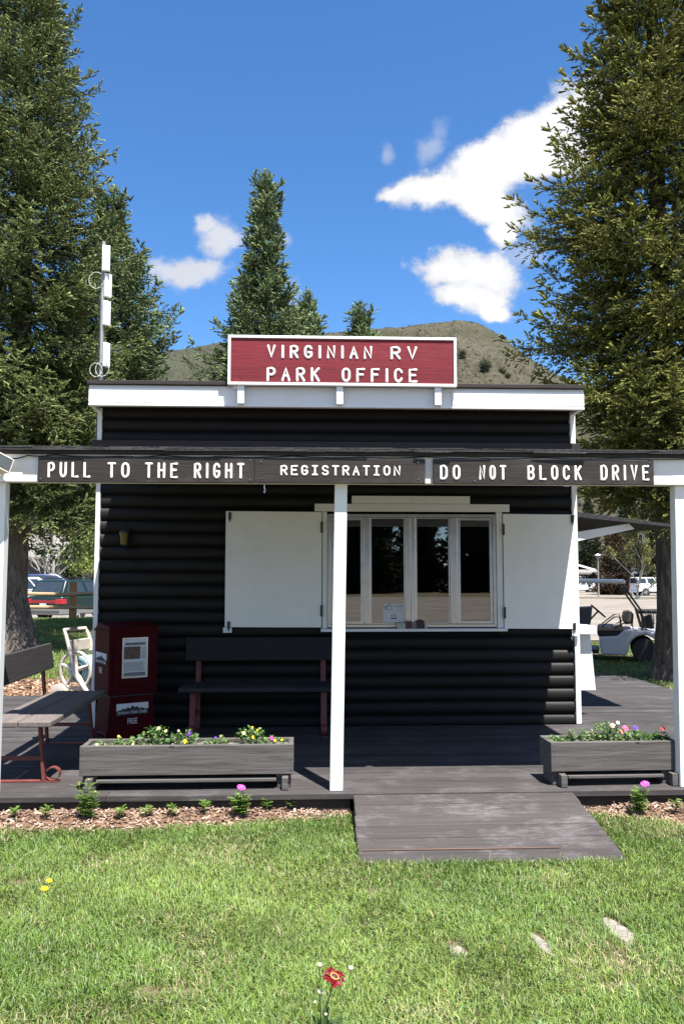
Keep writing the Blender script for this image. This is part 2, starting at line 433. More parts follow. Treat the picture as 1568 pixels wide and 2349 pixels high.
def mulch_mat():
    s = NT('bark_mulch', .95, .1); v = s.coords((1, 1, 0), True)
    c = s.mix(s.rng(s.noise(v, 60, 4, .7), .35, .7), (.06, .035, .022), (.24, .15, .095)); s.col(c); return s.m
M_ground, M_gravel, M_hill, M_mulch = ground_mat(), gravel_mat(), hill_mat(), mulch_mat()

def build_ground():
    mb = MB(); rad = [0, 2, 4, 6, 8, 10, 12, 14, 16, 18, 20, 22, 24, 26, 28, 30, 33, 37, 42, 48, 56, 66, 80, 100, 140, 220, 400, 900, 3000]
    n = 144
    for r in rad:
        for k in range(n):
            a = 2 * math.pi * k / n; x, y = r * math.cos(a), r * math.sin(a); mb.v.append((x, y, float(hz(x, y)))); mb.c.append((1, 1, 1))
    for i in range(len(rad) - 1):
        for k in range(n):
            a, b = i * n + k, i * n + (k + 1) % n; mb.f.append((a, b, b + n, a + n) if i else (k, b + n, a + n))
    tag(mesh_obj('ground', mb, M_ground, smooth=True), kind='structure')
build_ground()
sheet('gravel_lot', 3.6, 90, 20.5, 74, 1.0, .03, M_gravel, .8, 5)
sheet('gravel_yard', 14, 120, 78, 125, 2.0, .035, M_gravel, 1.2, 8)
sheet('gravel_parking', -60, -3.4, 28.9, 58, 1.0, .03, M_gravel, .3, 11)
sheet('gravel_road', -70, 70, -46., -6.5, 2.5, .03, M_gravel, .6, 13)

RIDGE = [(-2600, 1010), (-1500, 930), (-700, 850), (0, 832), (360, 810), (430, 797), (480, 789), (600, 774), (740, 764), (870, 754), (950, 745), (1000, 740), (1045, 737), (1090, 744),
         (1130, 762), (1180, 793), (1240, 838), (1300, 868), (1400, 895), (1700, 930), (2300, 960), (3600, 1030)]
def build_hill():
    az = []; te = []
    for px, py in RIDGE:
        d = ray_dir(px, py); az.append(math.atan2(d[0], d[1])); te.append(d[2] / math.hypot(d[0], d[1]))
    A = np.linspace(az[0], az[-1], 420); T = np.interp(A, az, te)
    rr = np.concatenate([np.linspace(200, 900, 70), np.linspace(930, 1500, 10)])
    AA, RR = np.meshgrid(A, rr)
    RD = 880 + 120 * np.sin(AA * 5.)
    t = np.clip((RR - 210) / (RD - 210), 0, 1); prof = (t * t * (3 - 2 * t)) * .45 + t * .55
    H = np.interp(AA, az, te) * RD
    g = np.abs(fbm(AA * 15 + RR * .004, RR * .006, 4, 4) - .47) * 2; gg = fbm(AA * 70, RR * .016, 9, 4) - .47
    z = H * (prof - .075 * (1 - g * 1.6).clip(0, 1) * np.sin(np.pi * t) ** 1.2) + gg * 14 * np.sin(np.pi * np.clip(t, 0, 1)) + gg * 5 * (t > .97)
    back = RR > RD; z = np.where(back, H * (1 - .5 * np.clip((RR - RD) / 700, 0, 1)), z)
    z = z - .9 + (RR < 215) * -2
    mb = MB(); nA = len(A)
    for j in range(len(rr)):
        for i in range(nA): mb.v.append((RR[j, i] * math.sin(AA[j, i]), RR[j, i] * math.cos(AA[j, i]), z[j, i] + EZ * (t[j, i] > .5))); mb.c.append((1, 1, 1))
    for j in range(len(rr) - 1):
        for i in range(nA - 1): a = j * nA + i; mb.f.append((a, a + 1, a + nA + 1, a + nA))
    tag(mesh_obj('hill', mb, M_hill, smooth=True), kind='structure')
    return mb
HILL = build_hill()
_hv = np.array(HILL.v)
def hill_z(x, y):
    i = np.argsort((_hv[:, 0] - x) ** 2 + (_hv[:, 1] - y) ** 2)[:3]; return float(_hv[i, 2].mean())

def build_scrub():
    rs = np.random.RandomState(31); n = 16000; az = rs.uniform(-.36, .40, n); r = rs.uniform(300, 930, n); x, y = r * np.sin(az), r * np.cos(az)
    k = rs.rand(n) < np.clip((fbm(x * .018, y * .018, 6, 3) - .36) * 3.2, .03, .9); az, r, x, y = az[k], r[k], x[k], y[k]; n = len(x)
    nA = 420; rows = np.concatenate([np.linspace(200, 900, 70), np.linspace(930, 1500, 10)]); A = np.arctan2(_hv[:nA, 0], _hv[:nA, 1])
    ia = np.interp(az, A, np.arange(nA)); ir = np.interp(r, rows, np.arange(len(rows))); i0, j0 = ia.astype(int).clip(0, nA - 2), ir.astype(int).clip(0, len(rows) - 2); fa, fr = ia - i0, ir - j0; Z = _hv[:, 2].reshape(len(rows), nA)
    z = (Z[j0, i0] * (1 - fa) + Z[j0, i0 + 1] * fa) * (1 - fr) + (Z[j0 + 1, i0] * (1 - fa) + Z[j0 + 1, i0 + 1] * fa) * fr
    s = rs.uniform(.5, 1.5, n) * np.where(rs.rand(n) < .05, 1.8, 1.); V = []; C = []; c0 = np.where((rs.rand(n) < .25)[:, None], np.array([[.12, .105, .085]]), np.array([[.050, .056, .034]])) * rs.uniform(.6, 1.3, (n, 1))
    for q in range(10):
        d = norm(rs.normal(0, 1, (n, 3))); d[:, 2] = np.abs(d[:, 2]); e = norm(np.cross(d, rs.normal(0, 1, (n, 3)))); f = np.cross(d, e); p = np.stack([x, y, z], 1) + d * (s * .55)[:, None] * np.array([1, 1, .8])
        V.append(np.stack([p + e * (s * .55)[:, None], p - e * (s * .35)[:, None] + f * (s * .45)[:, None], p - e * (s * .35)[:, None] - f * (s * .45)[:, None]], 1)); C.append(np.repeat(c0[:, None] * rs.uniform(.8, 1.2, (n, 1, 1)), 3, 1))
    V = np.concatenate(V).reshape(-1, 3); C = np.concatenate(C).reshape(-1, 3); tag(npmesh('sagebrush', V, np.arange(len(V)).reshape(-1, 3), C, M_tint), 'sagebrush and rocks scattered over the hillside', 'brush', kind='stuff')

# mulch bed in front of the deck
def bed_front(x):
    return np.interp(x, [-4.2, -2.6, -1.99, -1.5, -1.135, -.7, -.291, .0, .2, .3, 1.9, 2.05, 2.25, 2.54, 3.2, 4.6], [5.50, 5.52, 5.53, 5.50, 5.49, 5.56, 5.62, 5.68, 5.76, 5.79, 5.80, 5.74, 5.58, 5.42, 5.36, 5.35])
def bed_z(x, y):
    f = bed_front(x); return .004 + .045 * np.clip((y - f) / .22, 0, 1)
def build_bed():
    mb = MB(); xs = np.linspace(-4.2, 4.6, 90); K = 8
    for x in xs:
        f = float(bed_front(x)) - .03
        for k in range(K + 1):
            y = f + (5.86 - f) * k / K; mb.v.append((x, y, float(bed_z(x, y)) + .004)); mb.c.append((1, 1, 1))
    for i in range(len(xs) - 1):
        for k in range(K): a = i * (K + 1) + k; mb.f.append((a, a + K + 1, a + K + 2, a + 1))
    tag(mesh_obj('mulch_bed', mb, M_mulch, smooth=True), kind='structure')
    rs = np.random.RandomState(3); ch = MB()
    for _ in range(5200):
        x = rs.uniform(-4.1, 4.5); f = float(bed_front(x)) - .02 - .03 * rs.rand()
        y = f + (5.83 - f) * rs.rand() ** .9
        if .3 < x < 1.88 and y < 5.84: continue
        l, w = rs.uniform(.008, .024), rs.uniform(.003, .008)
        M = Matrix.Translation((x, y, float(bed_z(x, y)) + .007 + .008 * rs.rand())) @ Euler((rs.normal(0, .4), rs.normal(0, .4), rs.uniform(0, 6.3))).to_matrix().to_4x4()
        b = rs.choice([0, 1, 2, 3], p=[.3, .35, .2, .15]); ch.col = [(.17, .105, .075), (.27, .185, .135), (.42, .32, .25), (.07, .045, .035)][b]
        ch.box(-l, l, -w, w, -.0025, .0025, M)
    tag(mesh_obj('mulch_chips', ch, M_tint), 'reddish bark chips spread along the front of the deck', 'mulch', kind='stuff')
build_bed()
def build_back_mulch():
    sheet('bare_mulch_ground', -9, -2.2, 10.4, 13.6, .5, .012, M_mulch, .5, 21)
    rs = np.random.RandomState(5); ch = MB()
    for _ in range(2600):
        x = rs.uniform(-5.2, -2.3); y = rs.uniform(10.6, 13.2); l, w = rs.uniform(.012, .045), rs.uniform(.006, .016)
        M = Matrix.Translation((x, y, .02 + .01 * rs.rand())) @ Euler((rs.normal(0, .35), rs.normal(0, .35), rs.uniform(0, 6.3))).to_matrix().to_4x4()
        ch.col = [(.20, .11, .06), (.32, .20, .12), (.42, .31, .22), (.09, .05, .035)][rs.randint(4)]
        ch.box(-l, l, -w, w, -.004, .004, M)
    tag(mesh_obj('mulch_chips', ch, M_tint), 'bark chips lying behind the left end of the deck', 'mulch', kind='stuff')
build_back_mulch()

# ================================================================== DECK AND RAMP
DZ = .15
def build_deck():
    T = thing('wooden_deck', 'weathered grey plank deck running round the office porch', 'deck', (.3, 5.8, 0))
    rs = np.random.RandomState(11); mb = MB(); y = 5.80; w = .142
    def row(x0, x1, y):
        x = x0
        while x < x1 - .05:
            L = rs.uniform(2.6, 4.6); e = min(x1, x + L)
            if x1 - e < .6: e = x1
            dz = rs.normal(0, .0012)
            mb.box(x + .0015, e - .0015, y, y + w - .006, DZ - .038 + dz, DZ + dz); x = e
    first = True
    while y < 12.25:
        if y + w < 8.43: row(-4.3, 4.82, y)
        else:
            if y < 10.6: row(-4.3, -2.12, y)
            row(2.80, 4.82 - max(0, (y - 11) * .02), y)
        y += w
    mesh_obj('deck_boards', mb, M_deck, T, bevel=.003)
    mb = MB(); mb.box(-4.3, .318, 5.826, 5.86, -.06, .108); mb.box(1.875, 4.82, 5.826, 5.86, -.06, .108)
    mesh_obj('skirt_board', mb, M_brown, T, each=8, bevel=.003)
    mb = MB()
    for x in np.arange(-4.2, 4.9, .6): mb.box(x, x + .04, 5.87, 8.4, 0, .11)
    mb.box(4.78, 4.82, 5.87, 12.2, -.15, .11); mb.box(2.85, 4.77, 12.2, 12.24, -.15, .11); mb.box(-4.3, -2.2, 10.55, 10.58, 0, .11)
    mesh_obj('joist', mb, M_brown, T, each=8)
build_deck()
def build_ramp():
    T = thing('wooden_ramp', 'short weathered plank ramp leading from the lawn up to the deck', 'ramp', (1.08, 5.3, 0))
    P0 = (5.792, .146); P1 = (4.80, .012)   # (y, z) top and foot
    n = 6; mb = MB(); wb = MB()
    dy = (P1[0] - P0[0]) / n; dzz = (P1[1] - P0[1]) / n
    rs = np.random.RandomState(4)
    for k in range(n):
        ya, za = P0[0] + dy * k, P0[1] + dzz * k; yb, zb = P0[0] + dy * (k + .965), P0[1] + dzz * (k + .965)
        x0 = .335 - .005 * k + rs.normal(0, .003); x1 = 1.858 + rs.normal(0, .005); t = .036; j = rs.normal(0, .0015)
        mb.hexa([(x0, ya, za - t + j), (x0, ya, za + j), (x0, yb, zb - t + j), (x0, yb, zb + j), (x1, ya, za - t + j), (x1, ya, za + j), (x1, yb, zb - t + j), (x1, yb, zb + j)])
        if k == 4:
            yc, zc = P0[0] + dy * (k + .99), P0[1] + dzz * (k + .99)
            wb.hexa([(x0 + .02, yc + .010, zc), (x0 + .02, yc + .010, zc + .0045), (x0 + .02, yb - .004, zb), (x0 + .02, yb - .004, zb + .004), (x1 - .35, yc + .010, zc), (x1 - .35, yc + .010, zc + .0045), (x1 - .35, yb - .004, zb), (x1 - .35, yb - .004, zb + .004)])
    mesh_obj('ramp_boards', mb, M_ramp, T, bevel=.009); mesh_obj('worn_edge', wb, M_rampworn, T)
    mb = MB()
    for x0 in (.34, 1.08, 1.82):
        mb.prism([(5.79, -.06), (5.79, .105), (4.86, -.02), (4.86, -.06)], x0, x0 + .035, 'x')
    mesh_obj('stringer', mb, M_brown, T, each=8)
build_ramp()

# ================================================================== OFFICE BUILDING
WY = 8.42          # front wall plane
def build_office():
    T = thing('office_building', 'small black log-sided office with white trim and a service window', 'building', (.35, 8.45, 0))
    rows = []; z = 1.026 + .13 * 18
    k = 0; zt = 3.33
    # half-log siding, opening for the window at x .22..1.95, z 1.12..2.27
    mb = MB(); z = .15 - .034; seg = 7
    while z < 3.3:
        z1 = z + .13; zz0, zz1 = max(z, .15), min(z1, 3.33)
        spans = [(-2.05, 2.735)] if (z1 < 1.13 or z > 2.26) else [(-2.05, .22), (1.95, 2.735)]
        for a, b in spans:
            prof = []
            for i in range(seg + 1):
                t = i / seg; zi = z + .13 * t
                if zi < .15 - 1e-6: continue
                prof.append((WY - .036 * math.sqrt(max(0, 1 - (2 * t - 1) ** 2)), min(zi, 3.33)))
            vs = [(a, *p) for p in prof] + [(b, *p) for p in prof]; m = len(prof)
            mb.add(vs, [(i, i + 1, m + i + 1, m + i) for i in range(m - 1)] + [tuple(range(m)), tuple(range(2 * m - 1, m - 1, -1))])
        z = z1
    mesh_obj('log_wall', mb, M_logs, T, smooth=True)
    mb = MB()
    mb.box(-2.085, -2.0, WY + .002, 12.4, 0, 3.5); mb.box(2.68, 2.77, WY + .002, 12.4, 0, 3.5); mb.box(-1.999, 2.679, 12.3, 12.4, 0, 3.5)
    mb.box(-1.999, .20, WY + .002, WY + .08, .1, 3.5); mb.box(1.97, 2.679, WY + .002, WY + .08, .1, 3.5); mb.box(.2, 1.97, WY + .002, WY + .08, .1, 1.10); mb.box(.2, 1.97, WY + .002, WY + .08, 2.29, 3.5)
    mb.box(-1.999, 2.679, WY + .1, 12.29, .1, .14); mb.box(-1.999, 2.679, WY + .1, 12.29, 2.75, 2.8)
    mesh_obj('wall', mb, M_upper, T)
    # roof and fascia
    mb = MB(); mb.box(-2.125, 2.80, 8.045, 12.55, 3.505, 3.545); mesh_obj('roof', mb, M_brown, T, bevel=.004)
    mb = MB(); mb.box(-2.112, 2.788, 8.085, 8.125, 3.297, 3.503); mb.box(-2.112, -2.072, 8.127, 12.5, 3.30, 3.503); mb.box(2.748, 2.788, 8.127, 12.5, 3.30, 3.503)
    mesh_obj('fascia_board', mb, M_white, T, bevel=.003)
    mb = MB(); mb.box(-2.11, -.855, 8.066, 8.083, 3.33, 3.474); mb.box(1.455, 2.786, 8.066, 8.083, 3.33, 3.474); mesh_obj('fascia_plank', mb, M_white, T, each=8, bevel=.002)
    mb = MB(); mb.box(-2.11, 2.786, 8.062, 8.083, 3.297, 3.322); mesh_obj('trim_strip', mb, M_white, T, bevel=.002)
    mb = MB(); mb.box(-2.07, 2.746, 8.127, WY - .002, 3.334, 3.35); mesh_obj('soffit', mb, M_brown, T)
    mb = MB(); mb.box(-2.094, -2.051, WY - .055, WY - .002, .15, 3.332); mesh_obj('corner_board', mb, M_white_z, T, bevel=.003)
    mb = MB(); mb.box(2.738, 2.79, WY - .055, WY - .002, .15, 3.332); mesh_obj('corner_board', mb, M_white_z, T, bevel=.003)
    mb = MB(); mb.box(-2.13, 2.815, 8.30, 8.325, 2.84, 2.995); mesh_obj('flashing_board', mb, M_brown, T, bevel=.003)
    # porch roof: slopes gently up to the wall
    mb = MB(); y0, y1 = 5.80, 8.296
    def slab(x0, x1, ya, yb, za, zb, t):
        mb.hexa([(x0, ya, za - t), (x0, ya, za), (x0, yb, zb - t), (x0, yb, zb), (x1, ya, za - t), (x1, ya, za), (x1, yb, zb - t), (x1, yb, zb)])
    slab(-1.88, 2.84, 5.935, 8.296, 2.548, 2.82, .03); mesh_obj('porch_roof', mb, M_brown, T)
    mb = MB(); rs = np.random.RandomState(8)
    for lay in range(3):
        x = -2.9
        while x < 3.6:
            w = rs.uniform(.12, .42); ya = 5.775 + lay * .012 + rs.normal(0, .004); z = 2.512 + lay * .0115 + rs.normal(0, .0012)
            dz = rs.normal(0, .002)
            mb.hexa([(x, ya, z), (x, ya, z + .009), (x, 5.93, z + .016), (x, 5.93, z + .025), (x + w, ya + rs.normal(0, .003), z + dz), (x + w, ya, z + .009 + dz), (x + w, 5.93, z + .016), (x + w, 5.93, z + .025)])
            x += w - .004
    mesh_obj('roof_shingles', mb, M_shingle, T)
    mb = MB(); mb.box(-2.9, 3.6, 5.80, 5.93, 2.490, 2.511); mesh_obj('drip_edge', mb, M_brown, T)
    mb = MB(); mb.box(-2.9, 3.6, 5.832, 5.922, 2.293, 2.489); mesh_obj('porch_beam', mb, M_white, T, bevel=.004)
    def post(xb0, xb1, xt0, xt1):
        p = MB(); ya, yb = 5.868, 5.957
        p.hexa([(xb0, ya, DZ), (xt0, ya + .002, 2.3), (xb0, yb, DZ), (xt0, yb + .002, 2.3), (xb1, ya, DZ), (xt1, ya + .002, 2.3), (xb1, yb, DZ), (xt1, yb + .002, 2.3)])
        p.v = [(x, y, min(z, 2.2925)) for x, y, z in p.v]
        mesh_obj('porch_post', p, M_white_z, T, bevel=.004)
    post(.178, .268, .213, .301); post(-2.185, -2.097, -2.183, -2.094); post(2.655, 2.745, 2.681, 2.77)
    # window
    W = mesh_obj('window', frame_mb(.225, 1.94, 1.122, 2.265, 8.345, 8.42, .032), M_alu, T, bevel=.003)
    mb = MB()
    for a, b, yy in ((.594, .658, 8.352), (1.016, 1.066, 8.352), (1.070, 1.12, 8.352), (1.472, 1.545, 8.352)):
        mb.box(a, b, yy, yy + .045, 1.1545, 2.2325)
    mesh_obj('mullion', mb, M_alu, W, each=8, bevel=.004)
    pan = [(.2575, .594), (.658, 1.016), (1.12, 1.472), (1.545, 1.9075)]
    for i, (a, b) in enumerate(pan):
        yy = 8.372 if i in (1, 2) else 8.362
        fr = mesh_obj('sash', frame_mb(a + .001, b - .001, 1.155, 2.232, yy, yy + .02, .014 if i in (1, 2) else .03), M_alu, W, bevel=.002)
        p = MB(); e = .012 if i in (1, 2) else .027
        p.add([(a + e, yy + .012, 1.155 + e), (b - e, yy + .012, 1.155 + e), (b - e, yy + .012, 2.232 - e), (a + e, yy + .012, 2.232 - e)], [(0, 1, 2, 3)]); mesh_obj('pane', p, M_glass, W)
    mb = MB(); mb.box(.176, .222, 8.335, 8.40, 1.115, 2.285); mb.box(1.943, 2.004, 8.335, 8.40, 1.115, 2.285); mesh_obj('casing', mb, M_white_z, W, each=8, bevel=.003)
    mb = MB(); mb.box(.16, 2.03, 8.27, 8.40, 1.084, 1.112); mesh_obj('sill', mb, M_white, W, bevel=.004)
    mb = MB(); mb.box(.096, 2.081, 8.335, 8.36, 2.288, 2.366); mesh_obj('header_board', mb, M_white, T, bevel=.003)
    mb = MB(); mb.box(.472, 1.677, 8.337, 8.362, 2.369, 2.448); mesh_obj('header_board', mb, M_white, T, bevel=.003)
    # shutters
    def shutter(x0t, x0b, x1t, x1b, z0, z1, hx, latch_x, plates):
        p = MB(); ya, yb = 8.322, 8.342
        p.hexa([(x0b, ya, z0), (x0t, ya, z1), (x0b, yb, z0), (x0t, yb, z1), (x1b, ya, z0 - .006), (x1t, ya, z1 - .006), (x1b, yb, z0 - .006), (x1t, yb, z1 - .006)])
        sh = mesh_obj('shutter', p, M_shutter, T, bevel=.003)
        for zc in (z0 + .16, z1 - .16):
            h = MB(); h.box(hx - .012, hx + .012, 8.313, 8.321, zc - .055, zc + .055); h.tube([(hx, 8.312, zc - .058), (hx, 8.312, zc + .058)], .006, 8); mesh_obj('hinge', h, M_dark, sh)
        for zc in (z0 + .02, z1 - .05):
            h = MB(); h.box(latch_x - .014, latch_x + .014, 8.312, 8.321, zc - .035, zc + .035); h.tube([(latch_x, 8.306, zc - .06), (latch_x, 8.306, zc + .04)], .006, 8); mesh_obj('latch', h, M_dark, sh)
        if plates:
            h = MB()
            for zc in (z0 + .145, z1 - .135): h.box(2.022, 2.145, 8.314, 8.321, zc - .04, zc + .04)
            mesh_obj('patch_plate', h, M_shutter, sh, each=8, bevel=.002)
    shutter(-.792, -.792, .170, .166, 1.130, 2.287, .168, -.752, False)
    shutter(2.010, 2.010, 2.765, 2.735, 1.108, 2.268, 2.012, 2.722, True)
    mb = MB(); mb.box(-.808, -.722, 8.325, 8.345, 1.075, 1.127); mesh_obj('latch_block', mb, M_white, T, bevel=.002)
    mb = MB(); mb.box(2.70, 2.775, 8.325, 8.345, 1.03, 1.095); mesh_obj('latch_block', mb, M_white, T, bevel=.002)
    # awning and counter on the right-hand wall
    mb = MB(); za, zb = 2.325, 2.185
    mb.hexa([(2.80, 8.72, za - .05), (2.80, 8.72, za + .012), (2.80, 10.9, za + .02), (2.80, 10.9, za + .07), (3.98, 8.72, zb - .03), (3.98, 8.72, zb), (3.98, 10.9, zb), (3.98, 10.9, zb + .03)])
    aw = mesh_obj('awning', mb, M_shingle, T, bevel=.003)
    for y in (8.80, 10.7):
        b = MB(); b.hexa([(2.78, y, 1.975), (2.78, y, 2.085), (2.78, y + .04, 1.975), (2.78, y + .04, 2.085), (3.56, y, 2.145), (3.50, y, 2.205), (3.56, y + .04, 2.145), (3.50, y + .04, 2.205)])
        mesh_obj('awning_brace', b, M_white, aw, bevel=.004)
    mb = MB(); mb.box(2.80, 3.115, 8.78, 10.4, 1.015, 1.10); ct = mesh_obj('counter_shelf', mb, M_white, T, bevel=.004)
    mb = MB(); mb.hexa([(2.80, 8.86, .415), (2.80, 8.86, 1.01), (2.80, 8.90, .415), (2.80, 8.90, 1.01), (3.115, 8.86, .415), (3.07, 8.86, 1.01), (3.115, 8.90, .415), (3.07, 8.90, 1.01)]); mesh_obj('shelf_bracket', mb, M_white_z, ct, bevel=.003)
    mb = MB(); mb.hexa([(2.80, 9.2, 1.103), (2.80, 9.2, 1.9), (2.80, 9.23, 1.103), (2.80, 9.23, 1.9), (3.06, 9.2, 1.103), (2.84, 9.2, 1.9), (3.06, 9.23, 1.103), (2.84, 9.23, 1.9)]); mesh_obj('side_panel', mb, M_white_z, T, bevel=.003)
    return T
def frame_mb(x0, x1, z0, z1, ya, yb, t):
    m = MB(); m.box(x0, x0 + t, ya, yb, z0, z1); m.box(x1 - t, x1, ya, yb, z0, z1); m.box(x0 + t, x1 - t, ya, yb, z0, z0 + t); m.box(x0 + t, x1 - t, ya, yb, z1 - t, z1); return m
OFFICE = build_office()

# ================================================================== SIGNS
def arc(cx, cz, rx, rz, a0, a1, n=9): return [(cx + rx * math.cos(R(a0 + (a1 - a0) * i / n)), cz + rz * math.sin(R(a0 + (a1 - a0) * i / n))) for i in range(n + 1)]
GL = {
 'A': [[(0, 0), (.5, 1), (1, 0)], [(.2, .36), (.8, .36)]], 'V': [[(0, 1), (.5, 0), (1, 1)]], 'I': [[(.5, 0), (.5, 1)]],
 'R': [[(0, 0), (0, 1), (.5, 1)] + arc(.55, .74, .45, .26, 90, -90) + [(0, .48)], [(.45, .48), (1, 0)]],
 'P': [[(0, 0), (0, 1), (.5, 1)] + arc(.55, .73, .45, .27, 90, -90) + [(0, .46)]],
 'G': [arc(.5, .66, .5, .34, 25, 180) + arc(.5, .34, .5, .34, 180, 360) + [(1, .46), (.55, .46)]],
 'N': [[(0, 0), (0, 1), (1, 0), (1, 1)]], 'K': [[(0, 0), (0, 1)], [(1, 1), (.05, .42)], [(.32, .58), (1, 0)]],
 'O': [arc(.5, .66, .5, .34, 0, 180) + arc(.5, .34, .5, .34, 180, 360) + [(1, .66)]],
 'F': [[(0, 0), (0, 1), (1, 1)], [(0, .53), (.8, .53)]], 'E': [[(1, 0), (0, 0), (0, 1), (1, 1)], [(0, .53), (.8, .53)]],
 'C': [arc(.5, .66, .5, .34, 20, 180) + arc(.5, .34, .5, .34, 180, 340)], 'L': [[(0, 1), (0, 0), (1, 0)]],
 'U': [[(0, 1), (0, .34)] + arc(.5, .34, .5, .34, 180, 360) + [(1, 1)]], 'T': [[(0, 1), (1, 1)], [(.5, 1), (.5, 0)]],
 'H': [[(0, 0), (0, 1)], [(1, 0), (1, 1)], [(0, .5), (1, .5)]], 'D': [[(0, 0), (0, 1), (.45, 1)] + arc(.45, .66, .55, .34, 80, 0, 5) + arc(.45, .34, .55, .34, 0, -80, 5) + [(.45, 0), (0, 0)]],
 'B': [[(0, 0), (0, 1), (.5, 1)] + arc(.52, .76, .42, .24, 90, -90) + arc(.52, .26, .48, .26, 90, -90) + [(0, 0)], [(0, .52), (.5, .52)]],
 'S': [arc(.5, .74, .48, .26, 20, 270) + arc(.5, .24, .5, .24, 90, -160)],
 'i': [[(.5, 0), (.5, 1)], [(.1, 1), (.9, 1)], [(.1, 0), (.9, 0)]],
}
def lettering(words, y, r, wfrac=.6, flatten=.5):
    mb = MB()
    for text, x0, x1, z0, z1 in words:
        n = len(text); pitch_w = (x1 - x0); h = z1 - z0
        narrow = [.35 if c == 'I' else 1. for c in text]; gap = .62 if wfrac > .55 else wfrac
        unit = pitch_w / (sum(narrow) + gap * (n - 1)); x = x0
        for c, nw in zip(text, narrow):
            w = unit * nw
            for st in GL[c]:
                pts = [(x + r + (w - 2 * r) * p[0], y, z0 + r + (h - 2 * r) * p[1]) for p in st]
                k = len(mb.v); mb.tube(pts, r, 8)
                for e in (pts[0], pts[-1]): mb.ball(e, r * .995, 8, 6)
                mb.v[k:] = [(a, y + (b - y) * flatten, cc) for a, b, cc in mb.v[k:]]
            x += unit * nw + unit * gap
    return mb
def build_signs():
    T = thing('red_sign', 'red plank sign in a white frame reading VIRGINIAN RV PARK OFFICE above the roof edge', 'sign', (.37, 8.0, 3.3))
    x0, x1, z0, z1 = -.757, 1.489, 3.497, 3.990
    mb = MB(); n = 3
    for k in range(n): a = z0 + .03 + (z1 - z0 - .06) * k / n; b = z0 + .03 + (z1 - z0 - .06) * (k + 1) / n; mb.box(x0 + .03, x1 - .03, 7.992, 8.03, a + .0005, b - .0005)
    mesh_obj('sign_board', mb, M_redsign, T, bevel=.0015)
    mesh_obj('frame', frame_mb(x0, x1, z0, z1, 7.980, 8.035, .027), M_white, T, bevel=.003)
    zt, zb = (3.762, 3.898), (3.534, 3.676)
    for wd in [('VIRGINIAN', -.378, .655, *zt), ('RV', .834, 1.101, *zt), ('PARK', -.38, .139, *zb), ('OFFICE', .353, 1.10, *zb)]: mesh_obj('lettering', lettering([wd], 7.990, .0125, .62), M_letters, T, smooth=True)
    for xc in (-.629, .336, 1.307):
        b = MB(); b.box(xc - .033, xc + .033, 8.002, 8.060, 3.315, z0 - .002); mesh_obj('bracket', b, M_white_z, T, bevel=.003)
    mb = MB(); mb.box(-.71, -.63, 8.036, 8.07, 3.47, 3.494); mesh_obj('shim_block', mb, M_white, T, bevel=.002)
    def plank(name, label, x0, x1, z0, z1, words, r, wf, mounts):
        t = thing(name, label, 'sign', ((x0 + x1) / 2, 5.82, z0))
        b = MB(); b.box(x0, x1, 5.795, 5.830, z0, z1); mesh_obj('sign_board', b, M_signb, t, bevel=.002)
        for wd in words: mesh_obj('lettering', lettering([wd], 5.7935, r, wf), M_letters, t, smooth=True)
        for x, z in mounts: s = MB(); s.tube([(x, 5.790, z), (x, 5.7955, z)], .004, 8); mesh_obj('screw', s, M_alu, t)
    za, zb = 2.317, 2.428
    plank('sign_plank', 'long dark brown plank sign reading PULL TO THE RIGHT on the porch beam', -1.852, -.358, 2.290, 2.468,
          [('PULL', -1.785, -1.49, za, zb), ('TO', -1.375, -1.222, za, zb), ('THE', -1.116, -.888, za, zb), ('RIGHT', -.777, -.426, za, zb)], .0085, .58, [(-.385, 2.31), (-.385, 2.45), (-1.83, 2.31)])
    plank('sign_plank', 'dark brown plank sign reading REGISTRATION above the middle porch post', -.355, .849, 2.290, 2.466,
          [('REGiSTRATiON', -.174, .673, 2.342, 2.416)], .0068, .45, [(-.31, 2.32), (-.31, 2.44), (.80, 2.32), (.80, 2.44)])
    plank('sign_plank', 'long dark brown plank sign reading DO NOT BLOCK DRIVE on the porch beam', .907, 2.496, 2.289, 2.466,
          [('DO', .953, 1.099, za, zb - .004), ('NOT', 1.231, 1.427, za, zb - .004), ('BLOCK', 1.579, 1.971, za, zb - .002), ('DRIVE', 2.106, 2.462, za, zb + .003)], .0085, .58, [(1.2, 2.31), (2.47, 2.45)])
build_signs()

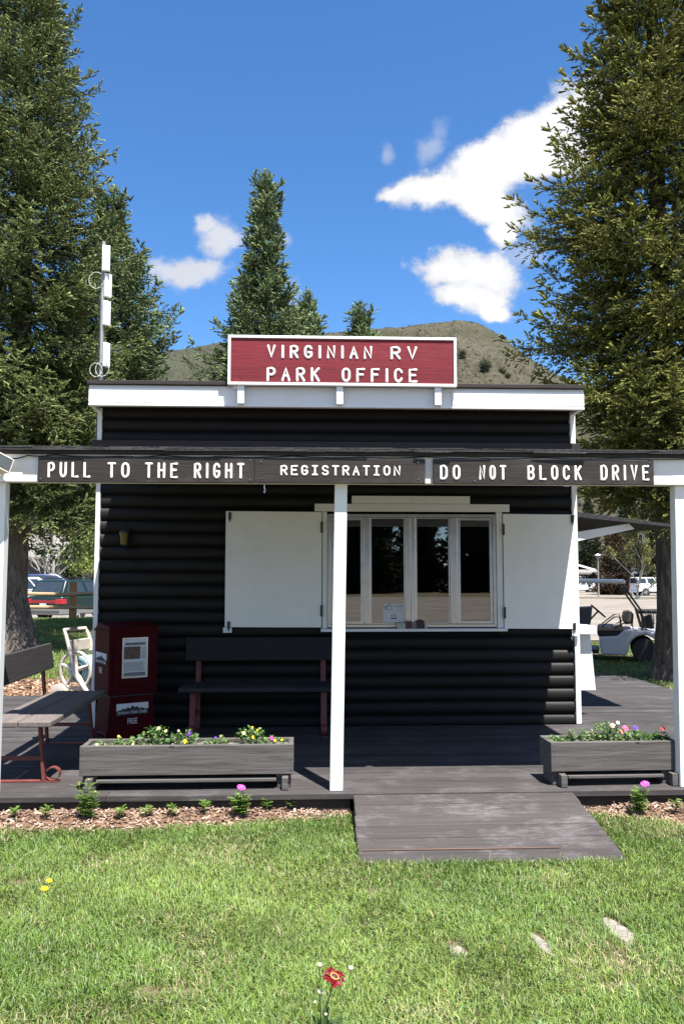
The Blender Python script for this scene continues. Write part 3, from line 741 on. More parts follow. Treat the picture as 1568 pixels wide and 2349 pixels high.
# ================================================================== THINGS ON AND AROUND THE PORCH
def boxes(name, lst, mat, T, bevel=.002, M=None, local=False):
    for b in lst:
        m = MB(); m.box(*b, M); mesh_obj(name, m, mat, T, bevel=bevel, local=local)
def make_bench(label, loc, rz, L, Mw, Mb):
    T = thing('park_bench', label, 'bench', loc, rz, 'plank benches on the porch')
    # local: front edge of the seat at x=0, length along y
    for i in range(2):
        m = MB(); m.box(-.236 * (i + 1) + .003, -.236 * i - .003, 0, L, .408, .45); mesh_obj('seat_plank', m, Mw, T, bevel=.008, local=True)
    m = MB(); m.hexa([(-.50, 0, .655), (-.53, 0, .88), (-.50, L, .655), (-.53, L, .88), (-.462, 0, .655), (-.492, 0, .88), (-.462, L, .655), (-.492, L, .88)])
    mesh_obj('backrest', m, Mb, T, bevel=.008, local=True)
    for y in (.125, L - .125):
        f = MB(); w = .025
        f.box(-.50, .035, y - w, y + w, .002, .012); fr = mesh_obj('foot_bar', f, M_iron, T, local=True)
        g = MB(); g.hexa([(-.085, y - w, .012), (-.125, y - w, .407), (-.085, y + w, .012), (-.125, y + w, .407), (-.065, y - w, .012), (-.105, y - w, .407), (-.065, y + w, .012), (-.105, y + w, .407)]); mesh_obj('leg', g, M_iron, T, local=True)
        g = MB(); g.hexa([(-.48, y - w, .012), (-.555, y - w, .87), (-.48, y + w, .012), (-.555, y + w, .87), (-.462, y - w, .012), (-.535, y - w, .87), (-.462, y + w, .012), (-.535, y + w, .87)]); mesh_obj('leg', g, M_iron, T, local=True)
        g = MB(); g.box(-.475, -.085, y - .012, y + .012, .155, .185); mesh_obj('brace', g, M_iron, T, local=True)
        g = MB(); n = 18; ring = []
        for k in range(n + 1):
            a = R(-150 + 300 * k / n); ring.append((-.012 + .052 * math.cos(a), .060 + .048 * math.sin(a)))
        inner = [(-.012 + (x + .012) * .87, .06 + (z - .06) * .87) for x, z in ring]
        vs = [(x, yy, z) for yy in (y - w, y + w) for x, z in ring] + [(x, yy, z) for yy in (y - w, y + w) for x, z in inner]; m1 = n + 1; fs = []
        for k in range(n):
            fs += [(k, k + 1, m1 + k + 1, m1 + k), (2 * m1 + k, 3 * m1 + k, 3 * m1 + k + 1, 2 * m1 + k + 1), (k, 2 * m1 + k, 2 * m1 + k + 1, k + 1), (m1 + k, m1 + k + 1, 3 * m1 + k + 1, 3 * m1 + k)]
        g.add(vs, fs); mesh_obj('scroll_foot', g, M_iron, fr, smooth=True, local=True)
    return T
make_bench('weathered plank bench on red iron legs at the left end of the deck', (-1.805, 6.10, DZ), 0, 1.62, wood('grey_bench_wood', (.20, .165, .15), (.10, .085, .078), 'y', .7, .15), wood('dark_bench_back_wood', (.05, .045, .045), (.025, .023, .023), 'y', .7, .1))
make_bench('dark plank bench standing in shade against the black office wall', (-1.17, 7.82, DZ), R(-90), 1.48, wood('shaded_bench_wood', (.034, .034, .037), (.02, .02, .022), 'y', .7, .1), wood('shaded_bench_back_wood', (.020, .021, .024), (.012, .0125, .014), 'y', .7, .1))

# ---- flower planters
def leafy(mb, c, rad, h, n, ls, rs, cols, flat=.5):
    """cloud of small folded oval leaves"""
    for _ in range(n):
        a = rs.uniform(0, 6.28); r = rad * math.sqrt(rs.rand()); zz = h * rs.rand() ** .8 * (1 - .5 * (r / rad) ** 2)
        p = Vector((c[0] + r * math.cos(a), c[1] + r * math.sin(a) * .7, c[2] + zz))
        l = ls * rs.uniform(.6, 1.25); w = l * rs.uniform(.28, .42)
        M = Matrix.Translation(p) @ Euler((rs.normal(0, .5), rs.uniform(-.9, .35), a + rs.normal(0, .9))).to_matrix().to_4x4()
        mb.col = tuple(np.array(cols[rs.randint(len(cols))]) * rs.uniform(.75, 1.25))
        pts = [(0, 0, 0), (l * .35, w, .15 * l), (l * .75, w * .75, .12 * l), (l, 0, -.05 * l), (l * .75, -w * .75, .12 * l), (l * .35, -w, .15 * l), (l * .5, 0, 0)]
        mb.add([M @ Vector(q) for q in pts], [(0, 6, 1), (1, 6, 2), (2, 6, 3), (3, 6, 4), (4, 6, 5), (5, 6, 0)])
def bloom(mb, c, r, col, eye, rs, n=5, tilt=.9, az=None):
    M = Matrix.Translation(c) @ Euler((0, 0, rs.uniform(-.6, .6) if az is None else az)).to_matrix().to_4x4() @ Euler((tilt, 0, 0)).to_matrix().to_4x4()
    for k in range(n):
        a = 2 * math.pi * k / n + .3; mb.col = tuple(np.array(col) * rs.uniform(.8, 1.15)); pts = [(0, 0, .1 * r)]
        hw = math.pi / n * 1.15
        for t, rr in ((-1, .55), (-.7, .92), (0, 1.03), (.7, .92), (1, .55)): pts.append((rr * r * math.cos(a + hw * t), rr * r * math.sin(a + hw * t), -.04 * r * (k % 2) + .12 * r * abs(t)))
        mb.add([M @ Vector(q) for q in pts], [(0, i, i + 1) for i in range(1, 5)])
    mb.col = eye; mb.ball(M @ Vector((0, 0, .14 * r)), r * .2, 7, 5)
def make_planter(label, loc, rz, L):
    T = thing('planter_box', label, 'planter', loc, rz, 'wooden planter boxes on the deck')
    d, z0, z1 = .27, .10, .305     # local: front at y=0
    def pt(name, b, bev=.004, mat=M_plant_x): m = MB(); m.box(*b); return mesh_obj(name, m, mat, T, bevel=bev, local=True)
    pt('front_board', (0, L, 0, .036, z0, z1)); pt('back_board', (0, L, d - .036, d, z0, z1))
    pt('end_board', (.002, .036, .038, d - .038, z0, z1 - .003)); pt('end_board', (L - .036, L - .002, .038, d - .038, z0, z1 - .003))
    pt('bottom_board', (.038, L - .038, .038, d - .038, z0, z0 + .03))
    for x in (.018, L - .115):
        pt('leg', (x, x + .095, .03, d - .01, .002, z0 - .002), mat=M_plant_x)
        pt('leg_block', (x + .035, x + .08, -.055, .027, .002, .088), mat=M_plant_x)
    pt('stretcher', (.118, L - .12, -.012, .17, .052, .074))
    m = MB(); n = 40; rs = np.random.RandomState(int(L * 100))
    for i in range(n + 1):
        for j in range(7): m.v.append((.038 + (L - .076) * i / n, .038 + (d - .076) * j / 6, z1 - .03 + rs.normal(0, .005))); m.c.append((1, 1, 1))
    for i in range(n):
        for j in range(6): a = i * 7 + j; m.f.append((a, a + 7, a + 8, a + 1))
    mesh_obj('soil', m, flat('grey_potting_soil_' + str(int(L * 100)), (.16, .145, .13), .95, .1, var=.5, scale=60, bump=.5), T, local=True)
    s = MB()
    for x in (.02, L - .02):
        for z in (z0 + .03, z0 + .10, z1 - .03): s.tube([(x, -.0015, z), (x, .004, z)], .004, 7)
    o = mesh_obj('nail_heads', s, M_dark, T, local=True)
    return T
LEAF = [(.075, .15, .03), (.10, .19, .05), (.14, .23, .07), (.05, .11, .025), (.18, .26, .09)]
YEL, PUR, CRM, PNK, RED, MAG = (.80, .50, .01), (.10, .02, .32), (.85, .66, .30), (.75, .10, .22), (.62, .03, .05), (.45, .02, .25)
make_planter('weathered grey planter box with pansies standing left of the middle porch post', (-1.560, 5.945, DZ), R(.2), 1.485)
make_planter('weathered grey planter box with petunias standing beside the right porch post', (1.752, 5.93, DZ), R(1.0), .935)
def planted(label, x, y, rad, h, n, flowers, seed, cat='pansy', group='flowers in the planters'):
    rs = np.random.RandomState(seed); z = DZ + .272
    T = thing('flower_clump', label, 'flowers', (x, y, z), 0, group)
    mb = MB(); leafy(mb, (x, y, z - .005), rad, h, n, .032, rs, LEAF)
    for _ in range(5):
        a, r = rs.uniform(0, 6.28), rad * .5 * rs.rand(); mb.col = (.10, .18, .05)
        mb.tube([(x + r * math.cos(a) * .3, y, z - .02), (x + r * math.cos(a), y + r * .5 * math.sin(a), z + h * .8)], .0018, 5)
    mesh_obj('leaves', mb, M_leaf, T)
    for (fx, fz, fr, fc, ec) in flowers:
        m = MB(); m.col = (.10, .18, .05); m.tube([(x + fx * .6, y - .01, z), (x + fx, y - .045, z + fz)], .0016, 5)
        bloom(m, Vector((x + fx, y - .05, z + fz)), fr, fc, ec, rs); mesh_obj('flower', m, M_petal, T)
py_ = 6.075; E_ = (.75, .55, .05); DK = (.05, .02, .02)
planted('small pale seedling pansy at the left corner of the left planter', -1.43, py_, .06, .05, 30, [(-.03, .03, .011, CRM, E_)], 1)
planted('low sprawling pansy with a single yellow bud in the left planter', -1.27, py_, .10, .07, 70, [(-.04, .085, .010, YEL, E_), (.06, .03, .011, CRM, E_)], 2)
planted('tallest leafy pansy of the left planter with cream buds', -1.05, py_, .12, .155, 150, [(.02, .14, .012, CRM, E_), (.07, .12, .012, CRM, E_)], 3)
planted('pansy with one purple and one yellow flower in the left planter', -.86, py_, .10, .115, 110, [(.045, .10, .022, PUR, E_), (.02, .045, .019, YEL, DK), (-.03, .12, .009, CRM, E_)], 4)
planted('low green pansy without open flowers in the middle of the left planter', -.62, py_, .10, .065, 80, [(-.01, .07, .010, PUR, E_)], 5)
planted('bushy pansy with small yellow and cream flowers in the left planter', -.39, py_, .10, .145, 120, [(.03, .07, .015, YEL, DK), (-.04, .10, .014, CRM, E_), (.055, .12, .009, YEL, E_), (.02, .14, .009, YEL, E_)], 6)
planted('low pansy with a magenta bloom near the right end of the left planter', -.21, py_, .07, .07, 60, [(-.02, .062, .017, MAG, YEL), (.0, .045, .013, YEL, DK), (.05, .05, .009, YEL, E_)], 7)
py_ = 6.06
planted('low yellowish green seedlings at the left corner of the right planter', 1.84, py_, .07, .055, 60, [], 8)
planted('leggy green petunia with thin shoots in the right planter', 2.0, py_, .10, .11, 100, [], 9)
planted('tall bushy petunia with pink and red blooms in the right planter', 2.21, py_, .12, .165, 190, [(.02, .135, .020, (.85, .55, .45), E_), (.06, .155, .014, (.85, .75, .75), E_), (.115, .115, .024, PNK, (.8, .4, .4)), (.09, .09, .018, (.7, .2, .2), E_)], 10)
planted('petunia with one dark violet flower in the right planter', 2.42, py_, .10, .10, 110, [(-.02, .115, .020, PUR, DK)], 11)
planted('petunia with one small red flower at the right end of the right planter', 2.58, py_, .08, .085, 80, [(.02, .11, .017, RED, E_)], 12)

# ---- newspaper box
def build_newsbox():
    T = thing('newspaper_box', 'dark red newspaper vending box with a paper behind its window by the office corner', 'newspaper box', (-1.77, 7.68, DZ), R(30))
    w, d, z0, z1 = .46, .46, .40, 1.02
    m = MB(); m.prism([(0, z0), (0, z1), (d * .75, z1 + .03), (d, z1 - .02), (d, z0)], 0, w, 'x'); body = mesh_obj('body', m, M_boxred, T, bevel=.012, local=True)
    m = MB(); m.box(-.012, w + .012, -.016, d, z1 - .052, z1 - .03); mesh_obj('rim', m, M_boxred, T, bevel=.006, local=True)
    m = MB(); m.box(.035, w - .035, -.014, -.002, z0 + .04, z1 - .075); door = mesh_obj('door', m, M_boxred, T, bevel=.006, local=True)
    m = MB(); m.tube([(.12, -.018, z0 + .075), (.34, -.018, z0 + .075)], .007, 8); mesh_obj('handle', m, M_boxred, door, local=True)
    mesh_obj('window_frame', frame_mb(.115, .355, z0 + .155, z1 - .10, -.019, -.0145, .010), M_alu, door, local=True)
    m = MB(); m.box(.126, .344, -.0165, -.015, z0 + .167, z1 - .112); mesh_obj('newspaper', m, M_paper, door, local=True)
    m = MB(); m.box(.13, .285, -.0178, -.017, z0 + .325, z0 + .440); mesh_obj('news_photo', m, flat('news_photo_print', (.14, .09, .07), .8, var=.6, scale=40), door, local=True)
    m = MB()
    for k in range(13): m.box(.13, .335 - .012 * ((k * 7) % 3), -.0178, -.017, z0 + .215 + k * .0068, z0 + .2178 + k * .0068)
    for k in range(9): m.box(.293, .337, -.0178, -.017, z0 + .33 + k * .012, z0 + .334 + k * .012)
    m.box(.13, .335, -.0178, -.017, z0 + .172, z0 + .205); m.box(.14, .33, -.0178, -.017, z0 + .452, z0 + .476)
    o = mesh_obj('print_lines', m, flat('grey_print', (.17, .17, .18), .8), door, local=True)
    m = MB(); m.hexa([(.0, .03, 0), (.03, .03, .385), (.0, d - .02, 0), (.03, d - .05, .385), (w, .03, 0), (w - .03, .03, .385), (w, d - .02, 0), (w - .03, d - .05, .385)]); ped = mesh_obj('pedestal', m, M_boxred, T, bevel=.008, local=True)
    m = MB(); m.box(-.03, w + .03, .0, d, .002, .03); mesh_obj('base', m, M_boxred, T, bevel=.006, local=True)
    m = MB(); m.box(.012, w - .012, .02, d - .03, .386, .399); mesh_obj('neck', m, M_black, T, local=True)
    # printed labels: white panel with a dark mountain silhouette and lettering, FREE below
    def label(Mx, wl, parent):
        k = MB(); k.add([Mx @ Vector(p) for p in ((0, 0, 0), (wl, 0, 0), (wl, 0, .105), (0, 0, .105))], [(0, 1, 2, 3)]); mesh_obj('label', k, M_paper, parent, local=True)
        k = MB(); sil = [(0, 0), (0, .035), (.06, .05), (.12, .045), (.2, .062), (.27, .054), (.36, .072), (.42, .058), (.5, .088), (.56, .066), (.64, .074), (.72, .055), (.8, .06), (.9, .045), (1, .048), (1, 0)]
        k.add([Mx @ Vector((a * wl, -.0012, b)) for a, b in sil], [tuple(range(len(sil)))]); mesh_obj('mountain_print', k, M_ink, parent, local=True)
        t = text_mesh('Jackson Hole Daily', .042); xs = [v[0] for v in t.v]; sc = wl * .92 / (max(xs) - min(xs))
        xf(t, Mx @ Matrix.Translation((wl / 2, -.003, .012)) @ Matrix.Diagonal((sc, 1, 1, 1)) @ Matrix.Rotation(R(90), 4, 'X')); mesh_obj('lettering', t, M_paper, parent, local=True)
        t = text_mesh('FREE', .075); xf(t, Mx @ Matrix.Translation((wl / 2, -.002, -.082)) @ Matrix.Diagonal((.62, 1, 1, 1)) @ Matrix.Rotation(R(90), 4, 'X')); mesh_obj('lettering', t, M_paper, parent, local=True)
    label(Matrix.Translation((.085, .0255, .215)), .30, ped)
    label(Matrix.Translation((-.0025, .41, z0 + .27)) @ Matrix.Rotation(R(-90), 4, 'Z'), .34, body)
build_newsbox()

# ---- hose reel cart on the mulch behind the deck
def build_hosereel():
    T = thing('hose_reel', 'beige plastic hose reel cart with coiled pale hose behind the left bench', 'hose reel', (-2.82, 11.0, .015), R(66))
    P = flat('beige_plastic', (.52, .46, .40), .5, .4, var=.1); Hm = flat('pale_blue_hose', (.36, .55, .58), .45, .4, var=.15)
    for x in (-.22, .22):
        m = MB(); m.tube([(x, -.28, .05), (x, -.02, .36), (x, .16, .86)], [.028, .035, .024], 8); fr = mesh_obj('frame', m, P, T, local=True, smooth=True)
        m = MB(); m.tube([(x, -.28, .05), (x, .0, .10), (x, .22, .08)], .024, 8); mesh_obj('frame_rail', m, P, T, local=True, smooth=True)
        m = MB(); n = 28; m.tube([(x * .86, .02 + .235 * math.cos(2 * math.pi * k / n), .42 + .235 * math.sin(2 * math.pi * k / n)) for k in range(n)], .022, 8, closed=True)
        sp = mesh_obj('spool_disc', m, P, T, local=True, smooth=True)
        for k in range(5):
            a = 2 * math.pi * k / 5 + .3; s = MB(); s.tube([(x * .86, .02, .42), (x * .86, .02 + .23 * math.cos(a), .42 + .23 * math.sin(a))], [.035, .02], 7); mesh_obj('spoke', s, P, sp, local=True)
        m = MB(); m.lathe([(.001, -.03), (.04, -.03), (.10, -.025), (.125, -.02), (.125, .02), (.10, .025), (.04, .03), (.001, .03)], 20, Matrix.Translation((x * 1.28, .2, .13)) @ Matrix.Rotation(R(90), 4, 'Y')); mesh_obj('wheel', m, P, T, local=True, smooth=True)
    m = MB(); m.tube([(-.22, .16, .86), (-.21, .2, .93), (.21, .2, .93), (.22, .16, .86)], .022, 8); mesh_obj('handle', m, P, T, local=True, smooth=True)
    m = MB(); m.box(-.19, .19, .10, .15, .66, .80, ); mesh_obj('cross_panel', m, P, T, bevel=.008, local=True)
    m = MB(); rs = np.random.RandomState(2)
    for lay in range(3):
        for i in range(11 - lay):
            x = -.155 + i * .031 + .015 * lay; r = .10 + lay * .028; n = 22
            m.tube([(x, .02 + r * math.cos(2 * math.pi * k / n), .42 + r * math.sin(2 * math.pi * k / n)) for k in range(n)], .014, 6, closed=True)
    m.tube([(0, -.15, .36), (-.05, -.3, .16), (-.12, -.42, .03), (-.35, -.5, .02), (-.6, -.42, .02), (-.8, -.5, .02)], .013, 7)
    m.tube([(.1, -.15, .36), (.1, -.33, .2), (.0, -.5, .06), (-.2, -.62, .02), (-.1, -.7, .02)], .013, 7)
    mesh_obj('hose', m, Hm, T, local=True, smooth=True)
    m = MB(); m.lathe([(.001, 0), (.07, .01), (.085, .05), (.06, .10), (.001, .12)], 14, Matrix.Translation((-.1, -.38, 0))); mesh_obj('hose_guide', m, flat('white_plastic', (.75, .74, .7), .4, var=.05), T, local=True, smooth=True)
build_hosereel()

# ---- wall lantern, floodlight, cables, hook, mast
def build_small():
    c = Vector((-1.79, 8.33, 2.0)); T = thing('wall_lantern', 'small yellow glass wall lantern on the black wall left of the shutter', 'wall light', c)
    m = MB(); m.lathe([(.036, 0), (.030, .004), (.042, .10), (.046, .115)], 10, Matrix.Translation(c + Vector((0, -.04, -.055)))); mesh_obj('lamp_glass', m, flat('yellow_glass', (.12, .09, .008), .3, .5, var=.3), T, smooth=True)
    m = MB(); m.lathe([(.05, 0), (.05, .012), (.02, .035), (.001, .05)], 10, Matrix.Translation(c + Vector((0, -.04, .061)))); m.box(c.x - .03, c.x + .03, c.y + .0, c.y + .045, c.z - .06, c.z + .1); mesh_obj('bracket', m, M_dark, T)
    # floodlight on the left end of the beam
    c = Vector((-2.10, 5.72, 2.405)); T = thing('floodlight', 'cream coloured floodlight with a dark square lens on the left end of the beam', 'floodlight', c)
    Mx = Matrix.Translation(c) @ Euler((R(-22), R(24), R(38)), 'XYZ').to_matrix().to_4x4()
    cream = flat('cream_plastic', (.78, .72, .62), .45, .4, var=.06)
    def frus(a, b, ya, yb):
        return [Mx @ Vector(p) for p in ((-a, ya, -a * .75), (-a, ya, a * .75), (-b, yb, -b * .75), (-b, yb, b * .75), (a, ya, -a * .75), (a, ya, a * .75), (b, yb, -b * .75), (b, yb, b * .75))]
    m = MB(); m.hexa(frus(.085, .055, -.05, .06)); mesh_obj('housing', m, cream, T, bevel=.012)
    m = MB()
    for k in range(5):
        z = -.03 + .015 * k; m.box(-.05, .05, .061, .075, z, z + .006, Mx)
    mesh_obj('cooling_fins', m, cream, T)
    m = MB(); m.box(-.073, .073, -.0545, -.0505, -.05, .05, Mx); mesh_obj('lens', m, flat('dark_lens', (.06, .065, .06), .12, .6), T, bevel=.003)
    m = MB(); m.tube([c + Vector((0, .02, 0)), c + Vector((.0, .07, -.03)), c + Vector((.0, .108, -.03))], .012, 8); mesh_obj('arm', m, cream, T)
    # cables tucked under the eave
    def cable(label, pts, r=.005, seed=0):
        rs = np.random.RandomState(seed); P = []
        for (xa, za), (xb, zb) in zip(pts[:-1], pts[1:]):
            n = 8
            for k in range(n): t = k / n; P.append((xa + (xb - xa) * t, 5.812 + rs.normal(0, .0015), za + (zb - za) * t - .008 * math.sin(math.pi * t)))
        P.append((pts[-1][0], 5.81, pts[-1][1])); m = MB(); m.tube(P, r, 7)
        o = mesh_obj('cable', m, M_black, smooth=True); tag(o, label, 'cable')
    cable('black cable sagging along the eave from the floodlight to the red sign post', [(-2.06, 2.452), (-1.93, 2.476), (-1.75, 2.482), (-1.3, 2.474), (-1.0, 2.482), (-.6, 2.476), (-.1, 2.484), (.4, 2.478), (.85, 2.484)], .0045, 1)
    cable('thin black cable running under the eave above DO NOT BLOCK DRIVE', [(.84, 2.486), (1.2, 2.478), (1.7, 2.484), (2.2, 2.48), (2.9, 2.486)], .0035, 2)
    m = MB(); m.tube([(-.288, 5.865, 2.293), (-.288, 5.865, 2.262), (-.283, 5.865, 2.24), (-.289, 5.86, 2.226), (-.295, 5.855, 2.235)], .0045, 7); tag(mesh_obj('hook', m, M_alu, smooth=True), 'small metal hook hanging under the PULL TO THE RIGHT sign', 'hook')
    # antenna mast behind the roof
    x0, y0 = -2.28, 9.2; x0 -= .10; y0 = 9.6
    x0 = at(231, 870, y0).x
    T = thing('antenna_mast', 'grey steel mast carrying white panel antennas beside the office roof', 'antenna mast', (x0, y0, 0))
    zt = at(237, 558, y0).z
    m = MB(); m.tube([(x0, y0, 0), (x0, y0, zt + .02)], .022, 12); mesh_obj('pole', m, flat('galvanised_steel', (.34, .33, .32), .5, .5, .4, var=.2), T, smooth=True)
    W = flat('white_plastic_panel', (.82, .82, .80), .4, .4, var=.04)
    for (pa, pb, qa, qb, yy, rz) in ((232, 251, 563, 622, -.05, 12), (241, 250, 628, 682, .0, 55), (236, 249, 690, 747, .0, 48), (237.5, 246.5, 786, 842, .0, 62)):
        a, b = at(pa, qa, y0 + yy), at(pb, qb, y0 + yy); cx = (a.x + b.x) / 2; h = a.z - b.z; wd = (b.x - a.x)
        real = max(wd / math.cos(R(rz)) * .8, .09); M = Matrix.Translation((cx + .01, y0 + yy, (a.z + b.z) / 2)) @ Matrix.Rotation(R(rz), 4, 'Z')
        m = MB(); m.box(-real / 2, real / 2, -.02, .02, -h / 2, h / 2, M); p = mesh_obj('antenna_panel', m, W, T, bevel=.008)
        for s in (-.3, .3):
            k = MB(); k.tube([(x0, y0, (a.z + b.z) / 2 + s * h), (cx, y0 + yy, (a.z + b.z) / 2 + s * h)], .008, 6); mesh_obj('clamp', k, M_alu, p)
    for (pz, r, dx) in ((645, .085, -.07), (850, .07, -.05), (848, .075, .02)):
        zc = at(230, pz, y0).z; m = MB(); n = 20
        m.tube([(x0 + dx + r * math.cos(2 * math.pi * k / n), y0 - .03 + .01 * math.sin(3.1 * k), zc + r * 1.15 * math.sin(2 * math.pi * k / n)) for k in range(n)], .005, 6, closed=True); mesh_obj('cable_loop', m, flat('pale_cable_%d_%d' % (pz, int(dx * 100)), (.4, .4, .38), .6), T, smooth=True)
    m = MB(); m.tube([(x0 - .028, y0 - .01, 3.2)] + [(x0 - .03 + .006 * math.sin(k), y0 - .015, 3.4 + k * .14) for k in range(12)], .006, 6); mesh_obj('feed_cable', m, M_black, T, smooth=True)
    # notices and brochures at the window
    def sheet_(name, label, x0, x1, z0, z1, paint, y=8.378):
        T = thing(name, label, 'notice', ((x0 + x1) / 2, y, z0)); m = MB(); m.box(x0, x1, y, y + .0015, z0, z1); mesh_obj('sheet', m, M_paper, T); paint(T, x0, x1, z0, z1, y - .0008)
    def txt(T, body, size, cx, cz, y):
        t = text_mesh(body, size); xf(t, Matrix.Translation((cx, y, cz)) @ Matrix.Rotation(R(90), 4, 'X')); mesh_obj('lettering', t, M_ink, T)
    def coffee(T, x0, x1, z0, z1, y):
        cx = x0 + .062; cz = z0 + .045; m = MB(); m.tube([(cx - .028, y, cz + .022), (cx - .024, y, cz - .02), (cx + .024, y, cz - .02), (cx + .028, y, cz + .022), (cx - .028, y, cz + .022)], .0028, 6)
        m.tube([(cx - .028 - .014 * math.sin(R(180 * k / 8)), y, cz + .012 - .026 * k / 8) for k in range(9)], .0025, 6); m.tube([(cx, y, cz + .03), (cx + .004, y, cz + .04), (cx, y, cz + .052)], .003, 6); mesh_obj('cup_drawing', m, M_ink, T)
        txt(T, 'Hot Coffee', .021, x1 - .055, z1 - .028, y); 
        m = MB()
        for k in range(4): m.box(x1 - .09, x1 - .03 + .008 * (k % 2), y, y + .0006, z1 - .044 - k * .012, z1 - .041 - k * .012)
        mesh_obj('print_lines', m, flat('faint_print', (.4, .4, .42), .8), T)
    def ice(T, x0, x1, z0, z1, y):
        txt(T, 'ICE', .036, (x0 + x1) / 2, z1 - .042, y)
        m = MB(); m.box((x0 + x1) / 2 - .03, (x0 + x1) / 2 + .035, y, y + .0006, z1 - .064, z1 - .054); mesh_obj('print_lines', m, M_ink, T)
    a, b = at(878, 1385, 8.378), at(926, 1405, 8.378)
    sheet_('paper_notice', 'white paper notice with a cup drawing and Hot Coffee taped inside the window', a.x, b.x, b.z + .001, a.z, coffee)
    c2 = at(926, 1428, 8.378)
    sheet_('paper_notice', 'white paper notice reading ICE taped inside the window below the coffee notice', a.x, b.x, c2.z, b.z - .001, ice)
    rs = np.random.RandomState(5); x = at(908, 1440, 8.33).x; items = [(.09, .062, (.5, .49, .46), 'stack of pale brochures at the left of the row on the window sill'), (.055, .075, (.12, .03, .03), 'stack of dark red brochures second from left on the window sill'), (.06, .068, (.22, .17, .16), 'stack of grey brochures third from left on the window sill'), (.075, .085, (.05, .02, .035), 'tallest dark maroon brochure stack on the window sill'), (.03, .05, (.5, .52, .5), 'narrow white brochure stack at the right of the row on the window sill')]
    for w, h, c, lab in items:
        m = MB(); n = int(h / .009)
        for k in range(n): j = rs.normal(0, .0015); m.box(x + .002 + j, x + w - .002 + j, 8.285, 8.338, 1.1125 + k * .009, 1.1125 + k * .009 + .0078)
        tag(mesh_obj('brochure_stack', m, flat('brochure_%d' % int(x * 1000), c, .5, var=.3, scale=80)), lab, 'brochures', 'brochure stacks on the sill'); x += w
build_small()

# ================================================================== TREES
def norm(a): return a / np.maximum(np.linalg.norm(a, axis=-1, keepdims=True), 1e-9)
def shoots_to_tris(P, D, L, rs, K, nl, nw, ca, cb, rad_k=.12, age_shade=None):
    """each shoot: a rough closed spindle with K needle triangles standing off it"""
    n = len(P); up = np.where(np.abs(D[:, 2:3]) < .9, np.array([[0, 0, 1.]]), np.array([[1., 0, 0]]))
    u = norm(np.cross(D, up)); w = np.cross(D, u)
    t = (np.arange(K) + .5) / K; t = t[None, :] + rs.uniform(-.5, .5, (n, K)) / K
    az = rs.uniform(0, 6.28, (n, 1)) + 2.4 * np.arange(K)[None, :]
    rad = u[:, None, :] * np.cos(az)[..., None] + w[:, None, :] * np.sin(az)[..., None]
    nd = norm(D[:, None, :] * (.7 + .8 * t ** 2)[..., None] + rad * .8)
    base = P[:, None, :] + D[:, None, :] * (L[:, None] * t * .95)[..., None]
    ln = nl * rs.uniform(.75, 1.2, (n, K)) * (1.1 - .3 * t)
    side = norm(np.cross(nd, D[:, None, :] + .3 * rs.normal(0, 1, (n, K, 3)))) * (nw / 2)
    V = np.stack([base - side, base + side, base + nd * ln[..., None]], 2).reshape(-1, 3)
    mv = rs.uniform(.7, 1.25, (n, 1, 1)); tk = rs.uniform(.25, 1., (n, 1, 1)) * (.35 + .75 * age_shade[:, None, None] ** 1.5)  # paler new growth at tips; inner shoots darkened, crown shade put into the tint
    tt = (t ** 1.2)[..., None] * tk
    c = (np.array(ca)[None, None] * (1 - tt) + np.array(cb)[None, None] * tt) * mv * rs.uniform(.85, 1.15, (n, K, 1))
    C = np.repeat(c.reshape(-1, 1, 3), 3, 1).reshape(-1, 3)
    # spindle: rings at t = 0, .3, .75 then the tip
    m = 4; ts = (.0, .72); rr = (.8, 1.); rings = []
    for q, (tq, rq) in enumerate(zip(ts, rr)):
        aa = 6.2832 * (np.arange(m)[None, :] + .5 * (q % 2)) / m
        r = (L * rad_k * rq)[:, None] * rs.uniform(.55, 1.3, (n, m))
        rings.append(P[:, None] + D[:, None] * (L * tq)[:, None, None] + (u[:, None] * np.cos(aa)[..., None] + w[:, None] * np.sin(aa)[..., None]) * r[..., None])
    tip = (P + D * (L * .97)[:, None])[:, None]
    A, B = rings; A2, B2 = np.roll(A, -1, 1), np.roll(B, -1, 1)
    sp = np.concatenate([np.stack([A, A2, B], 2), np.stack([A2, B2, B], 2), np.stack([B, B2, np.repeat(tip, m, 1)], 2)], 1)
    tl = np.concatenate([np.full(2 * m, .3), np.full(m, .8)])[None, :, None] * tk
    c2 = (np.array(ca)[None, None] * (1 - tl) + np.array(cb)[None, None] * tl) * mv * rs.uniform(.75, 1.15, (n, 3 * m, 1))
    return np.concatenate([V, sp.reshape(-1, 3)]), np.concatenate([C, np.repeat(c2.reshape(-1, 1, 3), 3, 1).reshape(-1, 3)])
